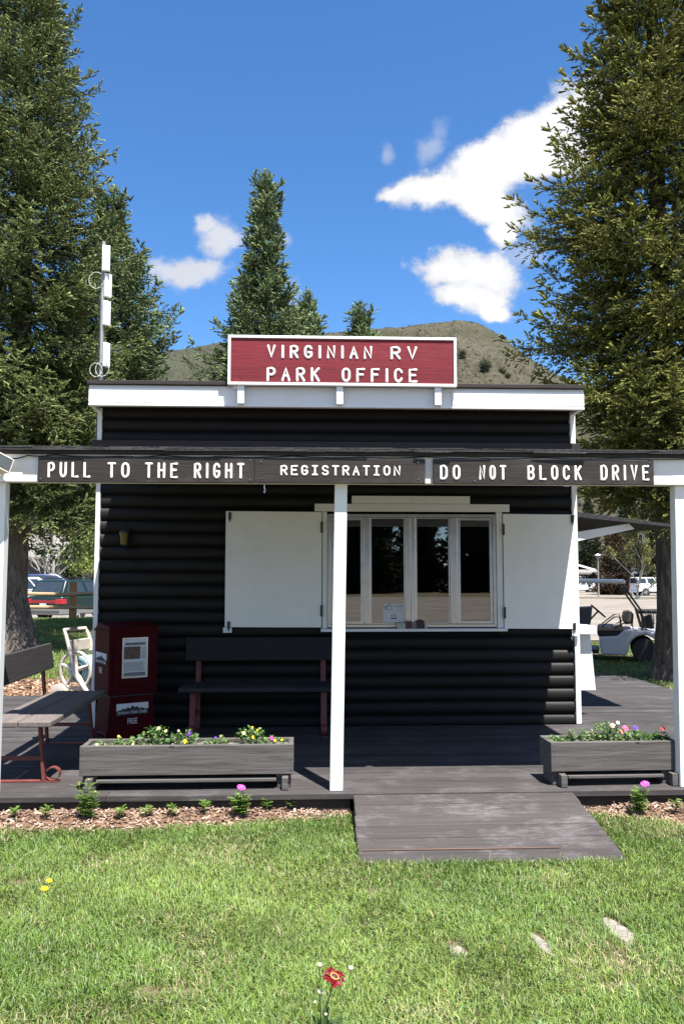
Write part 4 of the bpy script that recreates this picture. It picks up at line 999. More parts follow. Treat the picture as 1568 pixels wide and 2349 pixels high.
def branch_template(L, rs, sl, K, nl, nw, ca, cb, dens=1.):
    P, D, LL = [], [], []; wood_segs = []
    ph = rs.uniform(0, 6.28); droop = rs.uniform(.10, .2); wig = rs.uniform(.02, .05)
    def axis(x): t = x / L; return np.array([x, wig * L * math.sin(3 * t + ph), -droop * L * math.sin(t * 2.2) + .18 * L * t ** 3])
    def tang(x): a = axis(min(x + .02, L)) - axis(max(x - .02, 0)); return a / np.linalg.norm(a)
    prev = axis(0)
    for i in range(1, 7): q = axis(L * i / 6); wood_segs.append((prev, q, .012 * L * (1.1 - i / 7) + .003)); prev = q
    x = .16 * L; sgn = 1; step = sl * 1.15 / dens
    while x < L:
        p = axis(x); T = tang(x); side = np.cross([0, 0, 1.], T); side /= np.linalg.norm(side)
        for sg in (1, -1):
            l2 = min((.50 * (L - x) + .9 * sl) * rs.uniform(.6, 1.15), 1.05)
            ang = R(rs.uniform(30, 54)); d2 = T * math.cos(ang) + side * sg * math.sin(ang) + np.array([0, 0, rs.normal(-.05, .36)]); d2 /= np.linalg.norm(d2)
            wood_segs.append((p, p + d2 * l2 * .8, .004 + .003 * l2)); y = sl * .3 if x > .35 * L else max(sl * .3, l2 * .45)
            s3 = np.cross([0, 0, 1.], d2); s3 /= np.linalg.norm(s3)
            while y < l2:
                pp = p + d2 * y + np.array([0, 0, -.12 * y * y / max(l2, .1)])
                for s2 in (1, -1):
                    if rs.rand() < .92:
                        a2 = R(rs.uniform(28, 50)); d3 = d2 * math.cos(a2) + s3 * s2 * math.sin(a2) + np.array([0, 0, rs.normal(.10, .34)])
                        P.append(pp); D.append(d3); LL.append(sl * rs.uniform(.55, 1.1) * (1 - .35 * y / l2))
                if rs.rand() < .5: P.append(pp); D.append(d2 + np.array([0, 0, rs.uniform(.3, 1.)])); LL.append(sl * rs.uniform(.5, .9))
                y += sl * .70
            P.append(p + d2 * l2 * .92 + np.array([0, 0, -.12 * l2])); D.append(d2 + rs.normal(0, .1, 3)); LL.append(sl * 1.25)
        P.append(p); D.append(T + np.array([rs.normal(0, .2), rs.normal(0, .2), rs.uniform(.2, .9)])); LL.append(sl * .8)
        x += step
    for _ in range(3): P.append(axis(L * .97)); D.append(tang(L) + rs.normal(0, .35, 3) * (_ > 0)); LL.append(sl * 1.5)
    P = np.array(P); D = norm(np.array(D)); LL = np.array(LL)
    age_shade = np.clip(np.hypot(P[:, 0], P[:, 1]) / L, 0, 1); V, C = shoots_to_tris(P, D, LL, rs, K, nl, nw, ca, cb, age_shade=age_shade)
    W = []
    for a, b, r in wood_segs:
        d = (b - a) / max(np.linalg.norm(b - a), 1e-6); u = np.cross(d, [0, 0, 1.]); u = u / max(np.linalg.norm(u), 1e-6); w = np.cross(d, u)
        ring = [u, -.5 * u + .87 * w, -.5 * u - .87 * w]
        for k in range(3): p0, p1 = a + ring[k] * r, a + ring[(k + 1) % 3] * r; W += [p0, p1, b]
    W = np.array(W); V = np.concatenate([V, W]); C = np.concatenate([C, np.tile(np.array([[.06, .045, .035]]), (len(W), 1))])
    return V.astype(np.float32), C.astype(np.float32)
_TPL = {}
def templates(key, sl, K, nl, nw, ca, cb, dens, lens=(.5, .85, 1.3, 1.9, 2.7, 3.4)):
    if key not in _TPL:
        rs = np.random.RandomState(abs(hash(key)) % 1000 if False else sum(map(ord, key)))
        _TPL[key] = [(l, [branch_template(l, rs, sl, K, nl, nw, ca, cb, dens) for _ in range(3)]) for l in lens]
    return _TPL[key]
def spruce(label, x, y, H, prof, key, tpl, seed, group=None, trunk_r=.28, z_low=2.0, whorl=.30, per=7, view_cull=True, lean=(0, 0), cat='tree', flare=1.6, lump=.22, name='spruce_tree', zb=None, tips=3):
    """prof: list of (z, radius)"""
    rs = np.random.RandomState(seed); z0 = float(hz(x, y)) if zb is None else zb
    T = thing(name, label, cat, (x, y, z0), 0, group)
    m = MB(); n = 14; pts = []; rr = []
    for i in range(15):
        t = (i / 14) ** 1.4; pts.append((x + lean[0] * t, y + lean[1] * t, z0 - .1 + (H + .1) * t)); rr.append(trunk_r * (1 - t) ** .85 + .012)
    rr[0] *= flare; rr[1] *= 1 + (flare - 1) * .45
    m.tube(pts, rr, n); k = len(m.v)
    for ring in range(2):
        for j in range(n):
            f = 1 + .22 * math.sin(j * 2.7 + seed) * (1 if ring == 0 else .5); vx, vy, vz = m.v[ring * n + j]; m.v[ring * n + j] = (x + (vx - x) * f, y + (vy - y) * f, vz)
    mesh_obj('trunk', m, M_bark, T, smooth=True)
    tp = templates(key, *tpl); lens = np.array([a for a, _ in tp]); Vs, Cs = [], []
    pz, pr = zip(*prof); z = z_low
    while z < H - .1:
        fr = z / H; Rz = float(np.interp(z, pz, pr)); n1 = max(4, int(per * (1 - .3 * fr) + rs.uniform(-.5, .9))); a0 = rs.uniform(0, 6.28)
        nin = int(n1 * 2.2); todo = []
        for k in range(n1):       # boughs: a few branches growing close together, so the crown falls into separate masses
            ba, bz, bl, bp = a0 + 6.283 * k / n1 + rs.normal(0, .22), z + rs.normal(0, .16) * whorl, rs.uniform(.74, 1.0), rs.normal(0, 6)
            for q in range(3): todo.append((ba + rs.normal(0, .17), bz + rs.normal(0, .10) - .05 * q, bl * (1.02 if q == 0 else rs.uniform(.62, .92)), bp + rs.normal(0, 6), False))
        for k in range(nin): todo.append((a0 + 6.283 * (k + .5) / nin + rs.normal(0, .3), z + rs.uniform(-.5, .5) * whorl, rs.uniform(.40, .74), rs.normal(0, 9), True))
        for (a, zz, lf, dp, inner) in todo:
            if zz > H - .05: continue
            toward = -math.sin(a) * y - math.cos(a) * x    # >0 when the branch points at the viewer
            if view_cull and toward < -.35 * math.hypot(x, y) and rs.rand() < .68: continue
            lobe = 1 + lump * math.sin(a * 2 + zz * 1.1 + seed) * math.sin(zz * 1.9 + seed * 1.7 + a)
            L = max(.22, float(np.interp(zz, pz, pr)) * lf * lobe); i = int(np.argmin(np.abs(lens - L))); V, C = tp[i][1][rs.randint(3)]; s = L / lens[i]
            pitch = R((-10 + 58 * max(0, fr - .35) / .65 if fr > .35 else -16 + 6 * fr / .35) + dp)
            tl = (zz - 0) / H; tz = ((zz) / H) ** (1 / 1.0)
            roll = rs.normal(0, .25); cr, sr = math.cos(roll), math.sin(roll); cp, sp = math.cos(pitch), math.sin(pitch); ca, sa = math.cos(a), math.sin(a)
            Mr = np.array([[1, 0, 0], [0, cr, -sr], [0, sr, cr]]); Mp = np.array([[cp, 0, -sp], [0, 1, 0], [sp, 0, cp]]); Ma = np.array([[ca, -sa, 0], [sa, ca, 0], [0, 0, 1]])
            M = (Ma @ Mp @ Mr).astype(np.float32)
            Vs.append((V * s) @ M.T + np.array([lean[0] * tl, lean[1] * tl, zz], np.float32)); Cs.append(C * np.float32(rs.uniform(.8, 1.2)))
        z += whorl * (1 - .45 * fr)
    for k in range(tips):    # leaders at the very top
        V, C = tp[0][1][k % 3]; a = R(84 - 14 * k); b = rs.uniform(0, 6.28); s = rs.uniform(.9, 1.3)
        M = np.array([[math.cos(b), -math.sin(b), 0], [math.sin(b), math.cos(b), 0], [0, 0, 1]]) @ np.array([[math.cos(a), 0, -math.sin(a)], [0, 1, 0], [math.sin(a), 0, math.cos(a)]])
        Vs.append((V * s) @ M.T.astype(np.float32) + np.array([lean[0], lean[1], H - .45], np.float32)); Cs.append(C)
    V = np.concatenate(Vs); C = np.concatenate(Cs); F = np.arange(len(V)).reshape(-1, 3)
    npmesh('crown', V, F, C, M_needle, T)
    return T, len(F)
# tpl = shoot length, needles per shoot, needle length, needle width, colours, density
NEAR = (.108, 13, .024, .0070, (.070, .094, .024), (.46, .43, .110), .9)
NEARB = (.122, 13, .027, .0085, (.066, .098, .036), (.38, .41, .15), .9)
MID = (.150, 11, .036, .012, (.066, .104, .045), (.30, .36, .16), .9)
FAR = (.34, 3, .10, .035, (.024, .036, .018), (.060, .070, .03), .9)
cnt = []
def build_trees():
    G = 'spruces around the office'
    def S_(label, px, d, *a, **k): p = at(px, 1400, d); cnt.append(spruce(label, p.x, d, *a, group=G, **k)[1])
    S_('huge yellowish green spruce with its trunk behind the right porch post', 1536, 13.0, 17.4, [(2.2, 2.1), (3.9, 2.3), (5, 2.7), (6, 2.85), (6.6, 2.6), (7.4, 2.35), (9, 1.85), (9.9, 1.6), (11.1, 1.3), (14, .8), (17.4, .12)], 'near', NEAR, 3, trunk_r=.20, z_low=3.3, whorl=.54, per=9)
    S_('huge dark spruce with a flared bark trunk behind the left porch post', 28, 18.0, 19.5, [(2.4, 2.7), (6, 3.0), (8, 2.75), (9.7, 2.45), (10.6, 2.0), (11.4, 1.85), (12.3, 1.55), (13.4, 1.3), (14.8, 1.2), (19.5, .12)], 'nearb', NEARB, 5, trunk_r=.31, z_low=3.5, whorl=.60, per=8, flare=2.3)
    S_('dark spruce standing behind the antenna mast and the huge left spruce', 237, 23.0, 12.2, [(2.5, 2.1), (7.7, 2.25), (8.7, 2.1), (9.4, 1.6), (10.5, .9), (12, .55), (13, .12)], 'mid', MID, 8, trunk_r=.2, z_low=3.8, whorl=.52, per=7)
    S_('tall narrow spruce with a blunt top rising behind the red sign', 600, 25.0, 14.0, [(4, 2.9), (7.5, 2.55), (8.6, 1.9), (10, 1.15), (11, .8), (12.3, .66), (13.2, .52), (14, .2)], 'mid', MID, 12, trunk_r=.2, z_low=3.5, whorl=.46, per=7, tips=6, lump=.12)
    S_('small pointed spruce top close to the right side of the narrow spruce', 700, 27.0, 11.0, [(6, 2.1), (8.5, 1.3), (9.8, .75), (11, .15)], 'mid', MID, 14, trunk_r=.15, z_low=4.5, whorl=.50, per=6)
    S_('small bushy spruce top peeking over the middle of the red sign', 828, 30.0, 11.5, [(8, 1.2), (9.6, .85), (10.6, .62), (11.5, .3)], 'mid', MID, 17, trunk_r=.15, z_low=5.5, whorl=.46, per=7, tips=6)
build_trees()

build_scrub()

# ---- bare and leafy small trees
def small_tree(label, x, y, H, seed, leaf=None, wood_m=None, spread=1., nleaf=900, ls=.12, name='young_tree', zb=None, r0=.07, first=.22, group=None, twig=1.):
    rs = np.random.RandomState(seed); z0 = float(hz(x, y)) if zb is None else zb; T = thing(name, label, 'tree', (x, y, z0), 0, group)
    tr = MB(); br = MB(); tips = []
    def grow(mb, p, d, L, r, lev):
        pts = [p]; n = 4
        for i in range(n): d = (d + Vector(rs.normal(0, .12, 3)) + Vector((0, 0, .06))).normalized(); p = p + d * L / n; pts.append(p)
        mb.tube(pts, [r * (1 - .6 * i / n) for i in range(n + 1)], 5 if lev else 8, cap=False)
        if lev >= 4: tips.extend(pts[1:]); return
        for k in range(rs.randint(3, 5) if lev else 8):
            t = rs.uniform(.35, 1.) if lev else first + (1 - first) * (k + .5) / 8
            q = pts[min(n, int(t * n))]; a = rs.uniform(0, 6.28) if lev else k * 2.4
            sp = rs.uniform(.5, 1.) * spread; dd = (d * .75 + Vector((math.cos(a) * sp, math.sin(a) * sp, rs.uniform(.05, .5)))).normalized()
            grow(br, q, dd, L * (rs.uniform(.42, .62) if lev else rs.uniform(.35, .5) * (1.25 - .6 * t)), r * (.45 if lev else .5) * twig, lev + 1)
    grow(tr, Vector((x, y, z0)), Vector((0, 0, 1)), H * .86, r0, 0)
    mesh_obj('trunk', tr, wood_m or M_palebark, T, smooth=True); mesh_obj('branches', br, wood_m or M_palebark, T)
    if leaf:
        n = nleaf; idx = rs.randint(0, len(tips), n); P = np.array([tuple(tips[i]) for i in idx]) + rs.normal(0, ls * .8, (n, 3)) - np.array([x, y, z0])
        a = norm(rs.normal(0, 1, (n, 3))); b = norm(np.cross(a, rs.normal(0, 1, (n, 3)))); l = ls * rs.uniform(.6, 1.3, (n, 1))
        V = np.stack([P - a * l * .5, P + b * l * .35, P + a * l * .5, P - b * l * .35], 1).reshape(-1, 3)
        base = np.arange(n)[:, None] * 4; F = np.concatenate([base + np.array([[0, 1, 2]]), base + np.array([[0, 2, 3]])])
        c = np.array(leaf)[rs.randint(0, len(leaf), n)] * rs.uniform(.75, 1.25, (n, 1)); npmesh('leaves', V, F, np.repeat(c, 4, 0), M_leaf, T)
    return T

# ================================================================== LAWN
def build_grass():
    rs = np.random.RandomState(1)
    def blades(n, x0, x1, y0, y1, dens_fn, hmul, wmul, keep):
        x = rs.uniform(x0, x1, n); y = rs.uniform(y0, y1, n); k = keep(x, y) & (rs.rand(n) < dens_fn(x, y)); x, y = x[k], y[k]; n = len(x)
        patch = fbm(x * 1.1, y * 1.1, 3, 3); tuft = fbm(x * 6, y * 6, 8, 2); dry = fbm(x * 2.2 + 7, y * 2.2, 12, 3)
        h = (.026 + .030 * rs.rand(n)) * (.7 + .75 * tuft) * hmul; tall = rs.rand(n) < .03; h = np.where(tall, h * 1.7, h)
        a = fbm(x * 2.5, y * 2.5, 5, 2) * 9 + rs.normal(0, 1.7, n); lean = rs.uniform(.15, 1.15, n)
        d = np.stack([np.cos(a), np.sin(a)], 1); s = np.stack([-d[:, 1], d[:, 0]], 1)
        tw = rs.uniform(-1.2, 1.2, n); s = s * np.cos(tw)[:, None] + d * np.sin(tw)[:, None]
        w = (.0012 + .0013 * rs.rand(n)) * wmul * .9 * (1.1 - .3 * tall); z0 = hz(x, y)
        p = np.stack([x, y], 1); m = p + d * (h * lean * .3)[:, None]; t = p + d * (h * lean)[:, None]
        zm = z0 + h * .62 * np.sqrt(np.clip(1 - .25 * lean ** 2, .2, 1)); zt = z0 + h * np.clip(1.05 - .45 * lean, .3, 1)
        V = np.stack([np.column_stack([p - s * w[:, None], z0 - .004]), np.column_stack([p + s * w[:, None], z0 - .004]),
                      np.column_stack([m - s * (w * .85)[:, None], zm]), np.column_stack([m + s * (w * .85)[:, None], zm]), np.column_stack([t, zt])], 1).reshape(-1, 3)
        b = np.arange(n)[:, None] * 5; F = np.stack([b + np.array([[0, 1, 3]]), b + np.array([[0, 3, 2]]), b + np.array([[2, 3, 4]])], 1).reshape(-1, 3)
        g1, g2, g3, st = np.array([.10, .175, .024]), np.array([.215, .292, .062]), np.array([.175, .26, .10]), np.array([.46, .38, .22])
        f = np.clip((patch - .3) * 2.4 + rs.normal(0, .25, n), 0, 1)[:, None]; c = g1 * (1 - f) + g2 * f
        bl = (rs.rand(n) < .25)[:, None]; c = np.where(bl, g3 * rs.uniform(.8, 1.2, (n, 1)), c)
        dr = (rs.rand(n) < (.035 + .42 * np.clip((dry - .5) * 3.2, 0, 1)))[:, None]; c = np.where(dr, st * rs.uniform(.6, 1.15, (n, 1)), c)
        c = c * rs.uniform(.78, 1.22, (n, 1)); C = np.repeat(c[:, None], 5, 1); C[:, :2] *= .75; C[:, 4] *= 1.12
        return V, F, C.reshape(-1, 3)
    BARE = [(1.15, 4.56, .17, .07), (-.09, 4.70, .07, .05), (.68, 3.76, .05, .10), (1.452, 3.895, .052, .155), (1.056, 3.77, .028, .145), (1.30, 3.38, .12, .05), (1.52, 3.26, .10, .05), (.35, 4.42, .10, .05), (-1.5, 4.62, .14, .06), (-.55, 3.42, .14, .06), (1.35, 3.62, .05, .10)]
    def keep(x, y):
        k = (y < bed_front(x) + .03 * rs.rand(len(x)) ** 2 + .04 * (rs.rand(len(x)) < .12))
        k &= ~((x > .33 - .0 * y) & (x < 1.87) & (y > 4.83 - .035 * rs.rand(len(x)) ** 2))
        for bx, by, rx, ry in BARE:
            e = ((x - bx) / rx) ** 2 + ((y - by) / ry) ** 2 + (fbm(x * 14, y * 14, 6, 3) - .45) * 2.2 * (rx not in (.052, .028)); k &= ~((e < 1) & (rs.rand(len(x)) < (.95 if rx in (.052, .028) else np.clip(1.15 - e, 0, .85))))
        return k
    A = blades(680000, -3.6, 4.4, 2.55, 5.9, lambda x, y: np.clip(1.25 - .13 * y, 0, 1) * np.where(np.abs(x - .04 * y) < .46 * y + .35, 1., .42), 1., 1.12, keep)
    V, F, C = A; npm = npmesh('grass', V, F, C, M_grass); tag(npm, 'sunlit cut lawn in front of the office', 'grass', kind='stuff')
    # rougher, wider blades on the lawns seen beside the office
    k2 = lambda x, y: ((x < -2.7) | (x > 5.0)) & ~((x < -2.2) & (y < 13.4))
    V, F, C = blades(200000, -12, -2.4, 13.2, 28.6, lambda x, y: .8 + 0 * x, 1.5, 2.6, k2)
    V2, F2, C2 = blades(90000, 4.95, 12, 8.5, 20.6, lambda x, y: .8 + 0 * x, 1.2, 2.2, k2)
    tag(npmesh('grass', np.concatenate([V, V2]), np.concatenate([F, F2 + len(V)]), np.concatenate([C, C2]), M_grass), 'rough lawn under the spruces beside and behind the office', 'grass', kind='stuff')
build_grass()

# stepping stones sunk in the lawn
def build_stones():
    M = flat('pale_concrete_stone', (.25, .225, .19), .9, .2, var=.3, scale=22, bump=.5)
    for (x, y, rx, ry, rot, lab) in ((1.452, 3.895, .055, .150, 15, 'largest pale stepping stone sunk in the lawn below the ramp corner'), (1.056, 3.77, .034, .14, 19, 'long narrow pale stepping stone between two others in the lawn'), (.672, 3.705, .037, .068, 10, 'smallest stepping stone nearest the red flower')):
        rs = np.random.RandomState(int(x * 100)); n = 22; m = MB(); c, s = math.cos(R(rot)), math.sin(R(rot)); ring = []
        for k in range(n):
            a = 6.283 * k / n; q = .5; ex = abs(math.cos(a)) ** q * math.copysign(1, math.cos(a)); ey = abs(math.sin(a)) ** q * math.copysign(1, math.sin(a)); f = rs.uniform(.9, 1.06)
            ring.append((x + (ex * rx * c - ey * ry * s) * f, y + (ex * rx * s + ey * ry * c) * f))
        vs = [(a, b, -.02) for a, b in ring] + [(a, b, .006) for a, b in ring] + [(x + (a - x) * .9, y + (b - y) * .9, .010 + rs.normal(0, .001)) for a, b in ring] + [(x, y, .011)]
        fs = []
        for k in range(n): j = (k + 1) % n; fs += [(k, j, n + j, n + k), (n + k, n + j, 2 * n + j, 2 * n + k), (2 * n + k, 2 * n + j, 3 * n)]
        m.add(vs, fs); tag(mesh_obj('stepping_stone', m, M), lab, 'stepping stone', 'stepping stones in the lawn')
build_stones()

# ---- plants in the mulch bed
def feathery(label, x, y, h, seed, flower=None, big=False, group='young plants in the mulch bed'):
    rs = np.random.RandomState(seed); z = float(bed_z(x, y)) + .004; T = thing('garden_plant', label, 'plant', (x, y, z), 0, group)
    m = MB(); ns = 9 if big else 3; tops = []
    for i in range(ns):
        a = rs.uniform(0, 6.28); sp = (.28 if big else .16) * h * rs.uniform(.2, 1.); hh = h * (1 if i == 0 else rs.uniform(.55, .9)); top = Vector((x + sp * math.cos(a) * (i > 0), y + sp * math.sin(a) * .6 * (i > 0), z + hh)); tops.append(top)
        m.col = (.11, .19, .04); m.tube([(x, y, z - .01), ((x + top.x) / 2 + rs.normal(0, .004), (y + top.y) / 2, z + hh * .55), top], [.003, .0022, .0014], 5)
        for k in range(16 if big else 7):
            t = rs.uniform(.12 if big else .5, 1.0); p = Vector((x, y, z)).lerp(top, t); b = rs.uniform(0, 6.28); l = (.055 if big else .042) * rs.uniform(.6, 1.15)
            d = Vector((math.cos(b), math.sin(b), rs.uniform(.05, .75))).normalized(); sd = d.cross(Vector((0, 0, 1))).normalized(); m.col = tuple(np.array([.15, .25, .045]) * rs.uniform(.65, 1.3))
            for q, (tt, s) in enumerate(((0, 0), (.3, 1), (.3, -1), (.55, 1), (.55, -1), (.8, .8), (.8, -.8))):     # pinnate lobes
                o = p + d * l * tt; dd = (d + sd * s * .9).normalized() if s else d; ll = l * (.45 if s else 1.); wv = dd.cross(Vector((0, 0, 1))).normalized() * (.0042 if s else .003); m.add([o, o + dd * ll * .5 + wv, o + dd * ll + Vector((0, 0, -.003)), o + dd * ll * .5 - wv], [(0, 1, 2), (0, 2, 3)])
    mesh_obj('leaves', m, M_leaf, T)
    if flower:
        f = MB(); t = tops[0]; f.col = (.11, .19, .04); q = Vector((t.x + flower[0], t.y - .01, t.z + flower[1])); f.tube([t, q], .0015, 5)
        bloom(f, q, .030, (.80, .07, .55), (.8, .55, .05), rs, 8, .45); mesh_obj('flower', f, M_petal, T)
    elif big:
        f = MB(); f.col = (.28, .30, .12)
        for t in tops[:3]: f.ball(t + Vector((0, 0, .008)), .009, 7, 5)
        mesh_obj('bud', f, M_leaf, T)
feathery('large feathery green bush with buds in the mulch below the left planter corner', -1.42, 5.66, .245, 1, None, True)
feathery('feathery plant with a bright pink flower in the mulch left of the ramp', -.42, 5.71, .165, 2, (.0, .03), True)
feathery('bushy feathery plant with a pink flower in the mulch right of the ramp', 2.27, 5.66, .185, 3, (.04, .02), True)
for i, (x, h, w) in enumerate(((-1.90, .07, 'leftmost tiny seedling in the mulch in front of the deck'), (-1.69, .08, 'tiny seedling in the mulch just left of the large feathery bush'), (-1.21, .075, 'tiny seedling in the mulch just right of the large feathery bush'), (-1.04, .065, 'flat tiny seedling in the mulch below the middle of the left planter'),
                               (-.875, .07, 'tiny seedling halfway between the large feathery bush and the left pink flower'), (-.665, .09, 'taller tiny seedling on a bare stem left of the left pink flower'), (-.25, .075, 'tiny seedling in the mulch just right of the left pink flower'), (-.10, .07, 'tiny seedling in the mulch below the middle porch post'),
                               (2.07, .085, 'tiny seedling in the mulch close to the right edge of the ramp'), (2.50, .09, 'tiny seedling in the mulch at the right edge of the photo'))):
    feathery(w, x, float(bed_front(x)) + .17, h, 20 + i)

def build_red_flower():
    rs = np.random.RandomState(6); x, y = .075, 3.03; T = thing('garden_flower', 'dark red daisy with a brown eye and pale buds in the foreground grass', 'flower', (x, y, 0))
    m = MB(); m.col = (.13, .22, .05); H = at(766, 2243, 3.03)
    m.tube([(x, y, -.01), (x - .005, y, .10), (H.x - .012, y, H.z - .05), (H.x - .004, y, H.z - .012)], [.003, .0028, .0024, .0022], 6); mesh_obj('stem', m, M_leaf, T, smooth=True)
    for (px, py, r) in ((733, 2215, .0085), (804, 2222, .0085), (733, 2277, .0085), (722, 2300, .005), (747, 2328, .005)):
        p = at(px, py, 3.03 + rs.normal(0, .01)); b = MB(); b.col = (.14, .22, .06); b.tube([(x + (p.x - x) * .3, y, 0), (x + (p.x - x) * .8, p.y, p.z * .55), (p.x, p.y, p.z - r)], .0018, 6)
        b.ball(p, r, 9, 7, 1.1); k = len(b.c) - 10 * 9
        for i in range(len(b.v) - 9 * 8, len(b.v)):
            b.c[i] = (.55, .33, .22) if b.v[i][2] < p.z - r * .2 else (.75, .68, .58)
        mesh_obj('bud', b, M_petal, T, smooth=True)
    f = MB(); C = Vector(H); Mx = Matrix.Translation(C) @ Euler((R(15), R(18), R(10))).to_matrix().to_4x4()
    for k in range(19):
        a = 6.283 * k / 19 + rs.normal(0, .05); L = .045 * rs.uniform(.8, 1.12); w = .0075; f.col = tuple(np.array((.15, .002, .008)) * rs.uniform(.6, 1.3)); dz = rs.uniform(-.005, .006)
        f.add([Mx @ Vector((math.cos(a) * r_ - math.sin(a) * s_, math.sin(a) * r_ + math.cos(a) * s_, z_)) for r_, s_, z_ in ((.008, 0, 0), (L * .55, w, .004 + dz), (L * .9, w * .8, dz), (L, 0, dz - .002), (L * .9, -w * .8, dz), (L * .55, -w, .004 + dz), (L * .6, 0, dz))], [(0, 6, 1), (1, 6, 2), (2, 6, 3), (3, 6, 4), (4, 6, 5), (5, 6, 0)])
    mesh_obj('petals', f, M_petal, T)
    e = MB(); e.col = (.10, .03, .04); e.lathe([(.001, .009), (.008, .009), (.0125, .006), (.013, .002)], 16, Mx); mesh_obj('eye', e, M_petal, T)
    e = MB(); e.col = (.75, .38, .06); n = 20; e.tube([Mx @ Vector((.0145 * math.cos(6.283 * k / n), .0145 * math.sin(6.283 * k / n), .005)) for k in range(n)], .0022, 6, closed=True); mesh_obj('eye_ring', e, M_petal, T)
    l = MB()
    for k in range(26):
        a = rs.uniform(0, 6.28); L = rs.uniform(.05, .12); l.col = tuple(np.array((.09, .16, .06)) * rs.uniform(.7, 1.3)); dx, dy = math.cos(a), math.sin(a)
        p = Vector((x + .01 * dx, y + .01 * dy, 0)); q = p + Vector((dx * L * .45, dy * L * .45, L * .7)); r_ = p + Vector((dx * L * .8, dy * L * .8, L * .75)); s_ = Vector((-dy, dx, 0)) * .006; l.add([p, q - s_, q + s_, r_], [(0, 2, 1), (1, 2, 3)])
    mesh_obj('leaves', l, M_leaf, T)
build_red_flower()
for (x, y, r, lab) in ((-1.335, 4.55, .016, 'yellow dandelion in the lawn, the farther of two'), (-1.325, 4.44, .019, 'yellow dandelion in the lawn, the nearer and larger of two')):
    T = thing('dandelion', lab, 'flower', (x, y, 0), 0, 'dandelions in the lawn'); m = MB(); m.col = (.12, .2, .05); m.tube([(x, y, 0), (x, y, .04)], .002, 5); mesh_obj('stem', m, M_leaf, T)
    m = MB(); rs = np.random.RandomState(4)
    for k in range(3):
        bloom(m, Vector((x, y, .042 + .002 * k)), r * (1 - .25 * k), (.85, .60, .01), (.8, .5, .01), rs, 11, .35)
    mesh_obj('flower', m, M_petal, T)

# ================================================================== BACKGROUND: FENCE, VEHICLES, HOUSES, SMALL TREES
def build_fence():
    y = 27.0; x0 = at(167, 1400, y).x; zg = float(hz(x0, y))
    T = thing('rail_fence', 'split rail fence of round pale rails in front of the dark green station wagon', 'fence', (x0, y, zg))
    Mr = wood('peeled_rail_wood', (.46, .34, .20), (.28, .19, .10), 'x', .8, .15); Mp = wood('orange_post_wood', (.46, .26, .10), (.28, .14, .05), 'z', .8, .15)
    for k in range(-3, 4):
        x = x0 + 2.45 * k; z = float(hz(x, y)); m = MB(); m.box(x - .10, x + .10, y - .09, y + .09, z - .1, z + 1.17); m.box(x - .105, x + .105, y - .095, y + .095, z + 1.172, z + 1.19); mesh_obj('post', m, Mp, T, bevel=.02)
    rs = np.random.RandomState(3)
    for k in range(-3, 3):
        for h in (.38, .83):
            xa, xb = x0 + 2.45 * k - .12, x0 + 2.45 * (k + 1) + .12; m = MB(); z = zg + h; m.tube([(xa, y - .11, z + rs.normal(0, .02)), ((xa + xb) / 2, y - .11, z + rs.normal(0, .015)), (xb, y - .11, z + rs.normal(0, .02))], [.05, .06, .048], 9); mesh_obj('rail', m, Mr, T, smooth=True)
build_fence()
M_tire = flat('tyre_rubber', (.02, .02, .021), .8); M_rim = flat('wheel_rim', (.50, .50, .50), .35, .5, .2); M_cglass = flat('dark_car_glass', (.03, .04, .05), .06, .7); M_chrome = flat('pale_bumper', (.34, .34, .33), .4, .5)
def paint(name, c, r=.25): return flat(name, c, r, .5, var=.06)
